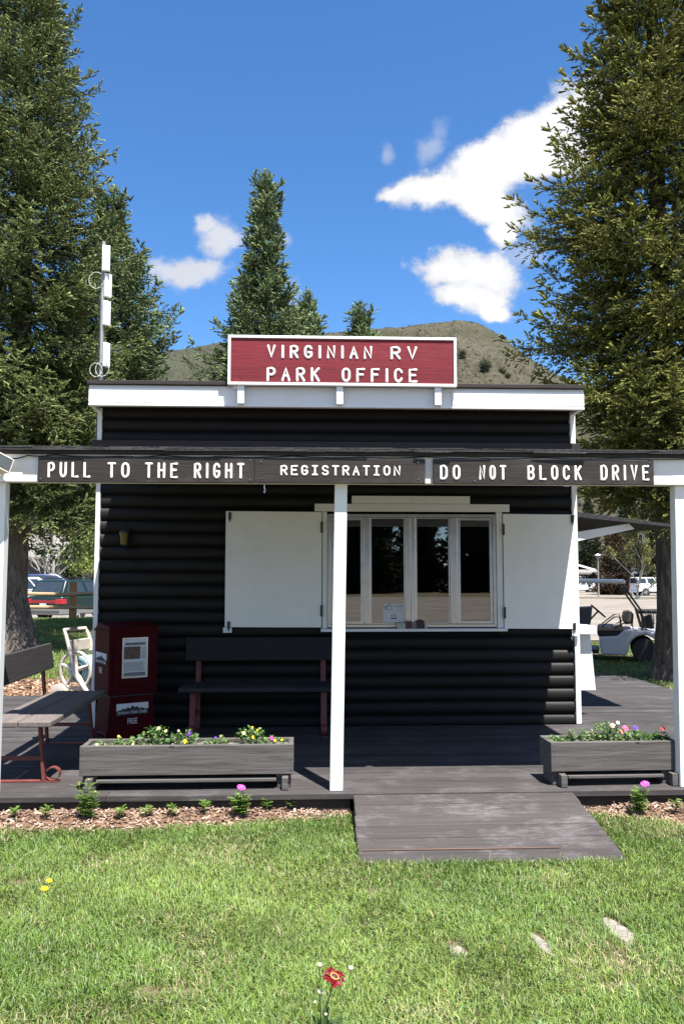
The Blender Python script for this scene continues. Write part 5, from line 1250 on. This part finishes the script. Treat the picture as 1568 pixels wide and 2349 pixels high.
def make_car(name, label, cat, loc, rz, L, W, H, Mbody, kind, extra=None, group=None, wheel=.31, lower=None):
    """local x forward; stations of the side outline: (x, belt z) with a tapered cabin on top"""
    T = thing(name, label, cat, loc, rz, group); h = L / 2; w = W / 2; g = .19; belt = H * (.62 if kind != 'suv' else .63)
    if kind == 'wagon': low = [(-h, g + .12), (-h - .03, .5), (-h + .02, belt - .02), (h * .48, belt), (h * .85, belt - .12), (h - .02, belt - .28), (h, .5), (h - .05, g + .08)]; cab = [(-h + .05, belt), (-h + .38, H), (h * .05, H), (h * .52, belt)]
    elif kind == 'sedan': low = [(-h, g + .12), (-h - .02, .55), (-h + .03, belt - .03), (h * .5, belt), (h * .9, belt - .1), (h, .55), (h - .05, g + .08)]; cab = [(-h + .15, belt), (-h + .7, H), (h * .1, H), (h * .5, belt)]
    else: low = [(-h, g + .25), (-h, .6), (-h + .01, belt), (h * .48, belt), (h * .93, belt - .06), (h, belt - .14), (h, .55), (h - .03, g + .22)]; cab = [(-h + .03, belt), (-h + .12, H), (h * .16, H), (h * .40, belt)]
    m = MB(); m.prism(low, -w, w, 'y'); body = mesh_obj('body', m, Mbody, T, bevel=.07, local=True, smooth=True)
    if lower is not None:
        m = MB(); m.box(-h - .045, h * .9, -w - .012, w + .012, g + .05, .52); mesh_obj('lower_cladding', m, lower, T, bevel=.05, local=True)
    ti = .17 * (1 if kind != 'suv' else .5); q = [(x, w - (.02 if i in (0, 3) else ti), z) for i, (x, z) in enumerate(cab)]
    m = MB(); m.add([(x, -y, z) for x, y, z in q] + [(x, y, z) for x, y, z in q], [(0, 1, 2, 3), (7, 6, 5, 4), (0, 4, 5, 1), (1, 5, 6, 2), (2, 6, 7, 3), (3, 7, 4, 0)]); mesh_obj('cabin', m, Mbody, T, bevel=.05, local=True, smooth=True)
    def lerp(a, b, t): return tuple(a[i] + (b[i] - a[i]) * t for i in range(3))
    def panel(nm, A, B, C, D, u0, u1, v0, v1, off):     # A,B bottom; D,C top
        P = []
        for u, v in ((u0, v0), (u1, v0), (u1, v1), (u0, v1)): P.append(Vector(lerp(lerp(A, B, u), lerp(D, C, u), v)))
        n = (P[1] - P[0]).cross(P[3] - P[0]).normalized() * off; k = MB(); k.add([p + n for p in P] + [p - n * .2 for p in P], [(0, 1, 2, 3), (7, 6, 5, 4), (0, 4, 5, 1), (1, 5, 6, 2), (2, 6, 7, 3), (3, 7, 4, 0)]); return mesh_obj(nm, k, M_cglass, T, local=True)
    for sgn in (-1, 1):
        a, b, c, d = [(x, y * sgn, z) for x, y, z in (q[0], q[3], q[2], q[1])]; o = .012 * (-sgn)
        for u0, u1 in (((.06, .36), (.40, .62), (.66, .86)) if kind != 'suv' else ((.06, .30), (.36, .62), (.68, .90))): panel('side_window', a, b, c, d, u0, u1, .14, .86, o)
    a, b, c, d = (q[0][0], -q[0][1], q[0][2]), q[0], q[1], (q[1][0], -q[1][1], q[1][2]); panel('rear_window', a, b, c, d, .08, .92, .12, .86, -.012)
    a, b, c, d = q[3], (q[3][0], -q[3][1], q[3][2]), (q[2][0], -q[2][1], q[2][2]), q[2]; panel('windshield', a, b, c, d, .06, .94, .10, .92, -.012)
    for xs in (-h * .62, h * .62):
        for sgn in (-1, 1):
            M = Matrix.Translation((xs, sgn * (w - .09), wheel)) @ Matrix.Rotation(R(90), 4, 'X')
            ar = MB(); ar.lathe([(.001, -.075 * sgn * -1 - .02), (wheel * 1.22, -.075 * sgn * -1 - .02), (wheel * 1.22, -.1 * sgn * -1), (.001, -.1 * sgn * -1)], 20, Matrix.Translation((xs, sgn * w * .999, wheel * 1.08)) @ Matrix.Rotation(R(90), 4, 'X') @ Matrix.Diagonal((1, 1, .12, 1))); mesh_obj('wheel_arch', ar, M_black, T, local=True)
            t = MB(); t.lathe([(wheel * .62, -.10), (wheel * .95, -.10), (wheel, -.07), (wheel, .07), (wheel * .95, .10), (wheel * .62, .10)], 22, M); ty = mesh_obj('wheel', t, M_tire, T, local=True, smooth=True)
            t = MB(); t.lathe([(.001, -.09), (.05, -.095), (wheel * .62, -.085), (wheel * .62, .085), (.05, .095), (.001, .09)], 22, M)
            for k in range(5):
                aa = 6.283 * k / 5; t.box(.04, wheel * .6, -.025, .025, -.102, .102, M @ Matrix.Rotation(aa, 4, 'Z'))
            mesh_obj('rim', t, M_rim, ty, local=True)
    Mt = MATS.get('red_tail_light') or flat('red_tail_light', (.45, .015, .02), .25, .6)
    for sgn in (-1, 1):
        m = MB(); m.box(-h - .045, -h + .25, sgn * w * .70 if sgn > 0 else -w - .012, w + .012 if sgn > 0 else -w * .70, belt - .30, belt - .12); mesh_obj('tail_light', m, Mt, T, bevel=.015, local=True)
    m = MB(); m.box(-h - .07, -h + .12, -w * .98, w * .98, .36, .54); mesh_obj('bumper', m, lower or (M_chrome if kind != 'suv' else Mbody), T, bevel=.04, local=True)
    m = MB(); m.box(h - .1, h + .04, -w * .96, w * .96, .36, .52); mesh_obj('bumper', m, lower or (M_chrome if kind != 'suv' else Mbody), T, bevel=.04, local=True)
    for sgn in (-1, 1):
        m = MB(); m.box(q[3][0] - .2, q[3][0] - .05, sgn * (w + .02), sgn * (w + .16), belt + .03, belt + .15); mesh_obj('side_mirror', m, Mbody, T, bevel=.02, local=True)
    if extra: extra(T, h, w, belt)
    return T
def build_cars():
    c = at(140, 1425, 30.6); rz = R(62); L, W, H = 4.65, 1.72, 1.52
    d = Matrix.Rotation(rz, 3, 'Z') @ Vector((L / 2, W / 2, 0)); x, y = c.x + d.x, c.y + d.y
    def ex(T, h, w, belt):
        m = MB(); m.box(-h - .042, -h - .02, -w * .70, w * .70, belt - .28, belt - .16); mesh_obj('reflector_band', m, flat('dark_red_band', (.26, .012, .02), .25, .6), T, bevel=.008, local=True)
        m = MB(); m.box(-h - .05, -h - .03, -.16, .16, .53, .66); mesh_obj('number_plate', m, flat('pale_plate', (.55, .62, .66), .5), T, bevel=.004, local=True)
        for s in (-.55, .55):
            m = MB(); m.tube([(-h + .5, s, H + .0), (-h + .55, s, H + .06), (0, s, H + .06), (.1, s, H)], .018, 6); mesh_obj('roof_rail', m, M_black, T, local=True)
        m = MB()
        for s in (-h + .8, -.4): m.box(s, s + .05, -.55, .55, H + .05, H + .075)
        mesh_obj('roof_bar', m, M_black, T, each=8, local=True)
        m = MB(); m.tube([(-h + .02, -.05, belt + .02), (-h + .17, .3, belt + .16)], .01, 5); mesh_obj('wiper', m, M_black, T, local=True)
    make_car('parked_car', 'dark green station wagon with red tail lights parked behind the rail fence', 'car', (x, y, float(hz(x, y)) + .03), rz, L, W, H, paint('dark_green_car_paint', (.005, .020, .018), .4), 'wagon', ex, 'parked cars on the left', lower=paint('silver_cladding', (.20, .20, .19), .4))
    p = at(60, 1330, 39.5); make_car('parked_car', 'white car parked just behind the green station wagon', 'car', (p.x, p.y, float(hz(p.x, p.y)) + .03), rz, 4.6, 1.75, 1.62, paint('white_car_paint', (.72, .73, .75)), 'wagon', None, 'parked cars on the left')
    p = at(128, 1330, 47); make_car('parked_car', 'dark blue car parked farthest back beyond the green station wagon', 'car', (p.x, p.y, float(hz(p.x, p.y)) + .03), R(10), 4.5, 1.75, 1.78, paint('dark_blue_car_paint', (.035, .05, .13)), 'wagon', None, 'parked cars on the left')
    p = at(1478, 1368, 85); make_car('parked_car', 'boxy white off-road car with black tyres parked across the gravel lot', 'car', (p.x + 1.45, p.y + .9, float(hz(p.x, p.y)) + .02), R(4), 4.7, 1.95, 1.93, paint('bright_white_car_paint', (.80, .80, .79)), 'suv', None, 'parked cars on the right', wheel=.42)
    p = at(1330, 1330, 104); make_car('parked_car', 'small white car with red tail lights in front of the gabled house', 'car', (p.x - .3, p.y, float(hz(p.x, p.y)) + .02), R(172), 4.4, 1.75, 1.45, MATS['white_car_paint'], 'sedan', None, 'parked cars on the right')
build_cars()

def build_cart():
    p = at(1475, 1510, 16.0); z = float(hz(p.x, p.y))
    T = thing('golf_cart', 'pale grey golf cart with a white canopy and wire basket beside the right spruce trunk', 'golf cart', (p.x, p.y, z), R(160)); T.scale = (.95,) * 3
    G = paint('pale_grey_cart_paint', (.52, .52, .55), .35); Wh = paint('white_canopy', (.74, .74, .76), .4); Sk = flat('black_vinyl', (.022, .02, .02), .5); Tn = flat('tan_vinyl', (.24, .18, .13), .5)
    def pr(name, poly, y0, y1, mat, bev=.02, parent=T, sm=True): m = MB(); m.prism(poly, y0, y1, 'y'); return mesh_obj(name, m, mat, parent, bevel=bev, local=True, smooth=sm)
    arch = [(.30 * math.cos(R(a)), .24 + .31 * math.sin(R(a))) for a in range(0, 181, 20)]
    pr('body', [(.82, .14), (.86, .50), (.50, .52), (.36, .66), (.05, .64), (-.30, .60), (-.52, .52), (-.55, .30)] + arch[::-1] + [(.34, .14)], -.58, .58, G, .03)
    pr('seat_base', [(.87, .50), (.90, .60), (.36, .62), (.40, .52)], -.52, .52, Sk); pr('seat', [(.90, .60), (.88, .70), (.40, .71), (.36, .62)], -.55, .55, Tn, .04)
    pr('backrest', [(.36, .75), (.40, .85), (.36, 1.0), (.26, 1.02), (.22, .98), (.24, .76)], -.54, .54, Tn, .04)
    pr('backrest_shell', [(.235, .76), (.215, .99), (.18, .96), (.20, .74)], -.5, .5, Sk)
    pr('floor', [(1.75, .20), (1.75, .27), (.86, .24), (.86, .16)], -.56, .56, Sk); pr('front_cowl', [(1.35, .22), (1.22, .75), (1.40, .80), (1.95, .60), (2.05, .28)], -.56, .56, G, .05)
    pr('dashboard', [(1.02, .72), (.98, 1.08), (1.28, 1.06), (1.36, .72)], -.5, .5, flat('dark_grey_plastic', (.06, .06, .065), .6), .03)
    m = MB(); Mw = Matrix.Translation((.86, .22, 1.0)) @ Matrix.Rotation(R(-42), 4, 'Y'); n = 20; m.tube([Mw @ Vector((.18 * math.cos(6.283 * k / n), .18 * math.sin(6.283 * k / n), 0)) for k in range(n)], .016, 6, closed=True); m.tube([Mw @ Vector((0, 0, 0)), (1.12, .22, .72)], .02, 6); m.tube([Mw @ Vector((0, -.18, 0)), Mw @ Vector((0, .18, 0))], .012, 6); mesh_obj('steering_wheel', m, Sk, T, local=True)
    m = MB(); m.hexa([(.32, -.56, 1.56), (.32, -.56, 1.65), (.32, .56, 1.56), (.32, .56, 1.65), (1.95, -.56, 1.60), (1.95, -.56, 1.67), (1.95, .56, 1.60), (1.95, .56, 1.67)]); mesh_obj('canopy', m, Wh, T, bevel=.05, local=True, smooth=True)
    for s in (-.48, .48):
        for dx in (0, .075): m = MB(); m.tube([(.46 - dx, s, 1.57), (.12 - dx, s, 1.05), (.02 - dx, s, .62)], .016, 7); mesh_obj('strut', m, Sk, T, local=True)
        m = MB(); m.tube([(1.40, s, .8), (1.80, s, 1.60)], .015, 6); mesh_obj('strut', m, Sk, T, local=True)
        m = MB(); m.tube([(.80, s * 1.1, .70), (.55, s * 1.1, .90), (.44, s * 1.1, .90), (.42, s * 1.1, .70)], .013, 7); mesh_obj('armrest', m, Sk, T, local=True)
        m = MB(); m.tube([(.55, s * 1.16, .68), (.34, s * 1.16, .80), (.22, s * 1.16, .80), (.20, s * 1.16, .66)], .012, 7); mesh_obj('armrest', m, Sk, T, local=True)
        for xs in (0, 1.62):
            M = Matrix.Translation((xs, s, .24)) @ Matrix.Rotation(R(90), 4, 'X'); t = MB(); t.lathe([(.13, -.10), (.225, -.10), (.24, -.07), (.24, .07), (.225, .10), (.13, .10)], 24, M); w = mesh_obj('wheel', t, M_tire, T, local=True, smooth=True)
            t = MB(); t.lathe([(.001, -.07), (.03, -.085), (.05, -.07), (.10, -.065), (.13, -.09), (.13, .09), (.10, .065), (.05, .07), (.03, .085), (.001, .07)], 24, M); mesh_obj('rim', t, M_rim, w, local=True, smooth=True)
    m = MB(); m.tube([(.1, -.45, 1.0), (-.36, -.45, 1.0), (-.40, -.3, 1.0), (-.40, .3, 1.0), (-.36, .45, 1.0), (.1, .45, 1.0)], .03, 8); mesh_obj('bag_rack', m, Sk, T, local=True, smooth=True)
    m = MB()
    for k in range(7): x = -.04 - .05 * k; m.tube([(x, -.4, .98), (x - .01, -.36, .74), (x - .01, .36, .74), (x, .4, .98)], .005, 5)
    for zz in (.78, .85, .92):
        for s in (-.385, .385): m.tube([(-.03, s, zz), (-.36, s, zz)], .004, 5)
    mesh_obj('wire_basket', m, Sk, T, local=True)
    m = MB(); m.tube([(-.16, .3, .66), (-.12, .3, .95)], .055, 9); m.box(-.14, .02, -.2, .2, .66, .90); mesh_obj('bag_holder', m, Sk, T, local=True, bevel=.02)
    pr('tail_light', [(-.545, .36), (-.565, .36), (-.55, .46), (-.53, .46)], .38, .52, MATS['red_tail_light'], .004)
build_cart()

def house(name, label, x, y, w, d, hw, hr, axis, Mw, Mr, openings, trim=None, cat='house', rz=0., porch=None, zb=None):
    z = float(hz(x, y)) if zb is None else zb; T = thing(name, label, cat, (x, y, z), rz)
    m = MB(); m.box(-w / 2, w / 2, 0, d, -.2, hw)
    if axis == 'y': m.prism([(-w / 2, hw), (0, hr - .05), (w / 2, hw)], .002, d - .002, 'y')
    else: m.prism([(0, hw), (d / 2, hr - .05), (d, hw)], -w / 2 + .002, w / 2 - .002, 'x')
    mesh_obj('wall', m, Mw, T, local=True); e = .5; t = .14
    for s in (-1, 1):
        m = MB()
        if axis == 'y':
            k = (hr - hw) / (w / 2); m.hexa([(0, -e, hr), (0, -e, hr + t), (0, d + e, hr), (0, d + e, hr + t), (s * (w / 2 + e), -e, hw - k * e), (s * (w / 2 + e), -e, hw - k * e + t), (s * (w / 2 + e), d + e, hw - k * e), (s * (w / 2 + e), d + e, hw - k * e + t)])
        else:
            k = (hr - hw) / (d / 2); ya, yb = d / 2, d / 2 + s * (d / 2 + e); m.hexa([(-w / 2 - e, ya, hr), (-w / 2 - e, ya, hr + t), (-w / 2 - e, yb, hw - k * e), (-w / 2 - e, yb, hw - k * e + t), (w / 2 + e, ya, hr), (w / 2 + e, ya, hr + t), (w / 2 + e, yb, hw - k * e), (w / 2 + e, yb, hw - k * e + t)])
        mesh_obj('roof', m, Mr, T, local=True)
    for (nm, x0, x1, z0, z1, mat) in openings:
        m = MB(); m.box(x0, x1, -.06, .03, z0, z1); o = mesh_obj(nm, m, mat, T, local=True)
        m2 = frame_mb(x0 - .06, x1 + .06, z0 - .06, z1 + .06, -.09, -.0, .07); mesh_obj('frame', m2, trim or M_white, o, local=True)
    if axis == 'y' and trim is not None:
        for s in (-1, 1):
            k = (hr - hw) / (w / 2); m = MB(); m.hexa([(0, -e - .05, hr - .12), (0, -e - .05, hr + .16), (0, -e - .005, hr - .12), (0, -e - .005, hr + .16), (s * (w / 2 + e), -e - .05, hw - k * e - .12), (s * (w / 2 + e), -e - .05, hw - k * e + .16), (s * (w / 2 + e), -e - .005, hw - k * e - .12), (s * (w / 2 + e), -e - .005, hw - k * e + .16)]); mesh_obj('barge_board', m, trim, T, local=True)
    if porch: porch(T)
    return T
M_roofg = flat('grey_shingle_roof', (.20, .19, .175), .9, .1, var=.25, scale=3); M_wallg = flat('grey_brown_wall', (.10, .095, .085), .8, .2); M_walld = flat('dark_wall', (.03, .028, .027), .8, .2); M_wallt = flat('tan_wall', (.24, .215, .18), .8, .2)
def build_houses():
    p = at(10, 1300, 62)
    def porch(T):
        m = MB(); m.box(-6, 5.4, -2.0, -.1, 1.02, 1.15); mesh_obj('balcony_floor', m, M_walld, T, local=True)
        for k in range(24): m = MB(); x = -5.9 + k * .48; m.box(x, x + .16, -1.98, -1.94, 1.16, 1.95); mesh_obj('baluster', m, M_wallt, T, local=True)
        m = MB(); m.box(-6, 5.4, -2.02, -1.92, 1.95, 2.05); mesh_obj('balcony_rail', m, M_wallt, T, local=True)
        for x in (-4, -1, 2, 5): m = MB(); m.box(x, x + .18, -1.95, -1.78, -.1, 1.02); mesh_obj('post', m, M_wallt, T, local=True)
    house('lodge', 'grey lodge with a long shingle roof and a balcony behind the parked cars', p.x - 3.0, 62, 13, 9, 3.15, 4.75, 'x', M_wallg, M_roofg, [('window', 1.2, 2.6, 1.5, 2.6, M_cglass), ('window', -2.6, -1.2, 1.5, 2.6, M_cglass), ('door', 3.4, 4.4, 1.16, 2.9, M_walld)], M_wallt, porch=porch)
    p = at(1268, 1300, 118)
    def porch2(T):
        m = MB(); m.hexa([(-6.5, -3.2, 2.3), (-6.5, -3.2, 2.55), (-6.5, -.52, 2.75), (-6.5, -.52, 3.0), (7.2, -3.2, 2.3), (7.2, -3.2, 2.55), (7.2, -.52, 2.75), (7.2, -.52, 3.0)]); mesh_obj('porch_roof', m, M_roofg, T, local=True)
        for x in (-6.2, -2, 2.5, 6.8): m = MB(); m.box(x, x + .2, -3.1, -2.9, -.1, 2.29); mesh_obj('porch_post', m, M_wallt, T, local=True)
        for x in (2.5, 6.8):
            for s in (-1, 1): m = MB(); m.tube([(x + .1 + s * .05, -3, 1.3), (x + .1 + s * .35, -3, 1.75), (x + .1 + s * .9, -3, 2.25)], .07, 6); mesh_obj('porch_brace', m, M_wallt, T, local=True)
    house('gabled_house', 'dark gabled house with white barge boards across the gravel lot', p.x, 118, 13.5, 10, 2.7, 4.6, 'y', M_walld, M_roofg, [('window', 3.2, 4.6, .9, 2.0, M_cglass), ('door', 5.0, 5.9, .05, 2.1, flat('dull_red_door', (.20, .03, .03), .6))], M_white, porch=porch2)
    p = at(1418, 1330, 112)
    house('dark_shed', 'low dark shed with a pale corner post under the trees across the lot', p.x, 112, 4.6, 4, 1.9, 2.5, 'x', M_walld, M_walld, [('door', -2.2, -1.5, .0, 1.8, flat('pale_blue_door', (.42, .48, .55), .6))], M_white, cat='shed')
build_houses()

def build_far_things():
    x, y = at(1371, 1300, 80).x, 80.; z = float(hz(x, y)); zt = at(1371, 1271, 80).z; T = thing('street_lamp', 'grey lamp post with a white topped lantern across the gravel lot', 'street lamp', (x, y, z))
    m = MB(); m.tube([(x, y, z), (x, y, z + .4), (x, y, zt - .45)], [.11, .07, .055], 10); mesh_obj('pole', m, flat('weathered_lamp_pole', (.27, .25, .22), .6), T)
    m = MB(); m.lathe([(.08, 0), (.17, .06), (.24, .34)], 10, Matrix.Translation((x, y, zt - .46))); mesh_obj('lantern', m, flat('smoky_lantern_glass', (.13, .16, .20), .2, .6), T)
    m = MB(); m.lathe([(.29, 0), (.25, .05), (.08, .12), (.03, .17)], 10, Matrix.Translation((x, y, zt - .12))); mesh_obj('lamp_cap', m, M_white, T)
    x, y = at(1376, 1357, 92).x, 92.; z = float(hz(x, y)) + .03; T = thing('yellow_barrel', 'bright yellow barrel standing on the far edge of the gravel lot', 'barrel', (x, y, z)); m = MB(); m.lathe([(.27, 0), (.30, .03), (.29, .25), (.31, .28), (.29, .31), (.29, .55), (.31, .58), (.29, .61), (.30, .83), (.27, .86)], 18, Matrix.Translation((x, y, z))); mesh_obj('drum', m, flat('yellow_paint', (.62, .52, .02), .5), T, smooth=True)
    m = MB(); m.lathe([(.275, 0), (.275, .02), (.05, .03)], 18, Matrix.Translation((x, y, z + .861))); mesh_obj('lid', m, MATS['yellow_paint'], T)
    for pa, pb, nm, lab, mat in ((1393, 1407, 'storage_bin', 'dark grey storage bin right of the yellow barrel', flat('dark_grey_bin', (.035, .04, .042), .6)), (1408, 1437, 'crate_row', 'low pale grey patterned crate between the dark bin and the white off-road car', flat('patterned_grey_crate', (.16, .17, .19), .7, var=.9, scale=6))):
        a, b = at(pa, 1357, 93), at(pb, 1340, 93); z = float(hz(a.x, 93)) + .03; T = thing(nm, lab, 'crate', ((a.x + b.x) / 2, 93, z))
        m = MB(); m.box(a.x, b.x, 93, 93.9, z, z + .78); mesh_obj('box', m, mat, T, bevel=.03); m = MB(); m.box(a.x - .04, b.x + .04, 92.96, 93.94, z + .785, z + .86); mesh_obj('lid', m, mat, T, bevel=.02)
    p = at(1503, 1330, 108); z = float(hz(p.x, 108)); T = thing('motorhome', 'white motorhome with tinted windows behind the boxy white car', 'motorhome', (p.x + .5, 108, z), R(20)); Wm = MATS['bright_white_car_paint']
    m = MB(); m.prism([(-3.6, .5), (-3.6, 3.1), (2.6, 3.15), (3.2, 2.9), (3.2, 2.1), (2.5, 1.95), (2.5, .5)], -1.2, 1.2, 'y'); mesh_obj('body', m, Wm, T, bevel=.08, local=True)
    m = MB(); m.prism([(2.5, .45), (2.5, 1.94), (3.0, 1.9), (3.5, 1.3), (4.3, 1.15), (4.4, .45)], -1.0, 1.0, 'y'); mesh_obj('cab', m, Wm, T, bevel=.06, local=True)
    for a, b, c, d in ((-3.0, -2.0, 1.5, 2.3), (-.8, .6, 1.5, 2.3), (1.3, 1.9, .9, 2.4)): m = MB(); m.box(a, b, -1.215, -1.19, c, d); mesh_obj('window', m, M_cglass, T, local=True)
    m = MB(); m.box(-3.62, -3.59, -.7, .7, 1.6, 2.4); mesh_obj('rear_window', m, M_cglass, T, local=True)
    for xs in (-2.2, 3.3):
        for s in (-1, 1): m = MB(); m.lathe([(.001, -.13), (.36, -.13), (.38, 0), (.36, .13), (.001, .13)], 16, Matrix.Translation((xs, s * 1.0, .38)) @ Matrix.Rotation(R(90), 4, 'X')); mesh_obj('wheel', m, M_tire, T, local=True)
    # junipers on the hillside
    for px, py, d, s, lab in ((1060, 822, 520, 5.6, 'small dark juniper high on the hillside just right of the red sign'), (1112, 852, 480, 7.5, 'largest dark juniper on the hillside above the roof edge'), (1150, 860, 480, 5.0, 'dark juniper on the hillside right of the largest one'), (1165, 868, 430, 3.5, 'lowest small juniper on the hillside by the right spruce')):
        c = at(px, py, d); best = None
        for dd in np.arange(320, 860, 10):
            q = at(px, py, dd); e = abs(hill_z(q.x, q.y) - q.z)
            if best is None or e < best[0]: best = (e, q, dd)
        q = best[1]; s = s * best[2] / d; rs = np.random.RandomState(px); zg = hill_z(q.x, q.y); T = thing('juniper', lab, 'tree', (q.x, q.y, zg), 0, 'junipers on the hill')
        m = MB(); m.tube([(q.x, q.y, zg - .5), (q.x, q.y, zg + s * .5)], [.2, .1], 6); mesh_obj('trunk', m, M_bark, T); n = 700
        P = norm(rs.normal(0, 1, (n, 3))) * (rs.rand(n, 1) ** .4) * np.array([[.55, .55, .5]]) * s * (1 + .25 * np.sin(4 * np.arange(n))[:, None]); P[:, 2] += s * .45
        a = norm(rs.normal(0, 1, (n, 3))) * s * .09; b = norm(np.cross(a, rs.normal(0, 1, (n, 3)))) * s * .06
        V = np.stack([P - a, P + b, P + a], 1).reshape(-1, 3); C = np.repeat(np.array([[.040, .050, .024]]) * rs.uniform(.6, 1.3, (n, 1)), 3, 0); npmesh('crown', V, np.arange(3 * n).reshape(-1, 3), C, M_needle, T)
build_far_things()

def build_small_trees():
    p = at(120, 1330, 52); small_tree('bare grey tree with a fine twiggy crown behind the parked cars', p.x, 52, 6.2, 5, None, M_palebark, 1.1, r0=.11, first=.28, group='bare trees behind the cars', twig=1.15)
    p = at(104, 1330, 56); small_tree('thinner bare tree close to the left of the bare grey tree', p.x, 56, 5.0, 9, None, M_palebark, .9, r0=.08, first=.3, group='bare trees behind the cars', twig=1.1)
    p = at(186, 1330, 50); small_tree('fresh yellow green tree behind the right end of the green station wagon', p.x, 50, 4.4, 11, [(.16, .20, .04), (.22, .25, .06), (.10, .14, .03)], M_palebark, .9, 2600, .16, r0=.06)
    p = at(1458, 1330, 72); small_tree('slender pale trunked tree in thin spring leaf behind the golf cart', p.x, 72, 7.2, 14, [(.14, .15, .045), (.20, .19, .06), (.09, .10, .03)], M_palebark, .85, 6500, .17, r0=.11, first=.15)
    def far(label, px, d, H, r, seed, key='far', tpl=FAR, low=.5, G='spruces in the far background'):
        p = at(px, 1300, d); spruce(label, p.x, d, H, [(0, r), (H * .25, r * .95), (H * .6, r * .6), (H, .15)], key, tpl, seed, trunk_r=.18, z_low=low, whorl=.8, per=5, view_cull=True, lump=.2, group=G)
    RED = (.34, 3, .10, .035, (.045, .032, .020), (.11, .07, .035), .9)
    far('dark reddish spruce behind the lamp post across the lot', 1408, 90, 8.2, 2.5, 3, 'farred', RED)
    far('dense green spruce beyond the pale trunked tree', 1496, 104, 14.5, 3.6, 4); far('tall green spruce beyond the dark shed', 1440, 122, 15.5, 3.4, 5); far('green spruce mostly hidden by the right spruce trunk', 1548, 98, 14.0, 3.6, 6); far('spruce whose top shows above the awning near the office corner', 1352, 135, 15., 3.6, 7)
    far('dark spruce between the lodge and the office corner', 158, 66, 5.2, 2.0, 8); far('dark spruce behind the fresh yellow green tree', 214, 70, 6.5, 2.4, 9); far('spruce standing behind the lodge roof', 40, 90, 9.5, 2.6, 10)
    # the row of spruces across the road behind the viewer, mirrored in the window panes
    src = None; rs = np.random.RandomState(9)
    for k in range(24):
        x = -42 + (k % 13) * 6.6 + rs.uniform(-1, 1) + 3.3 * (k // 13); y = -62 - rs.uniform(0, 6) - 12 * (k // 13)
        if src is None:
            src, _ = spruce('row of dark spruces across the road behind the viewer', x, y, 10.5, [(0, 2.9), (3, 2.7), (7, 1.5), (10.5, .15)], 'far', FAR, 21, trunk_r=.2, z_low=.5, whorl=.7, per=6, view_cull=False, group='spruces across the road')
        else:
            c = copy_tree(src); c.location = (x, y, 0); c.rotation_euler.z = rs.uniform(0, 6.28); s = rs.uniform(1.0, 1.7); c.scale = (s, s, s)
build_small_trees()
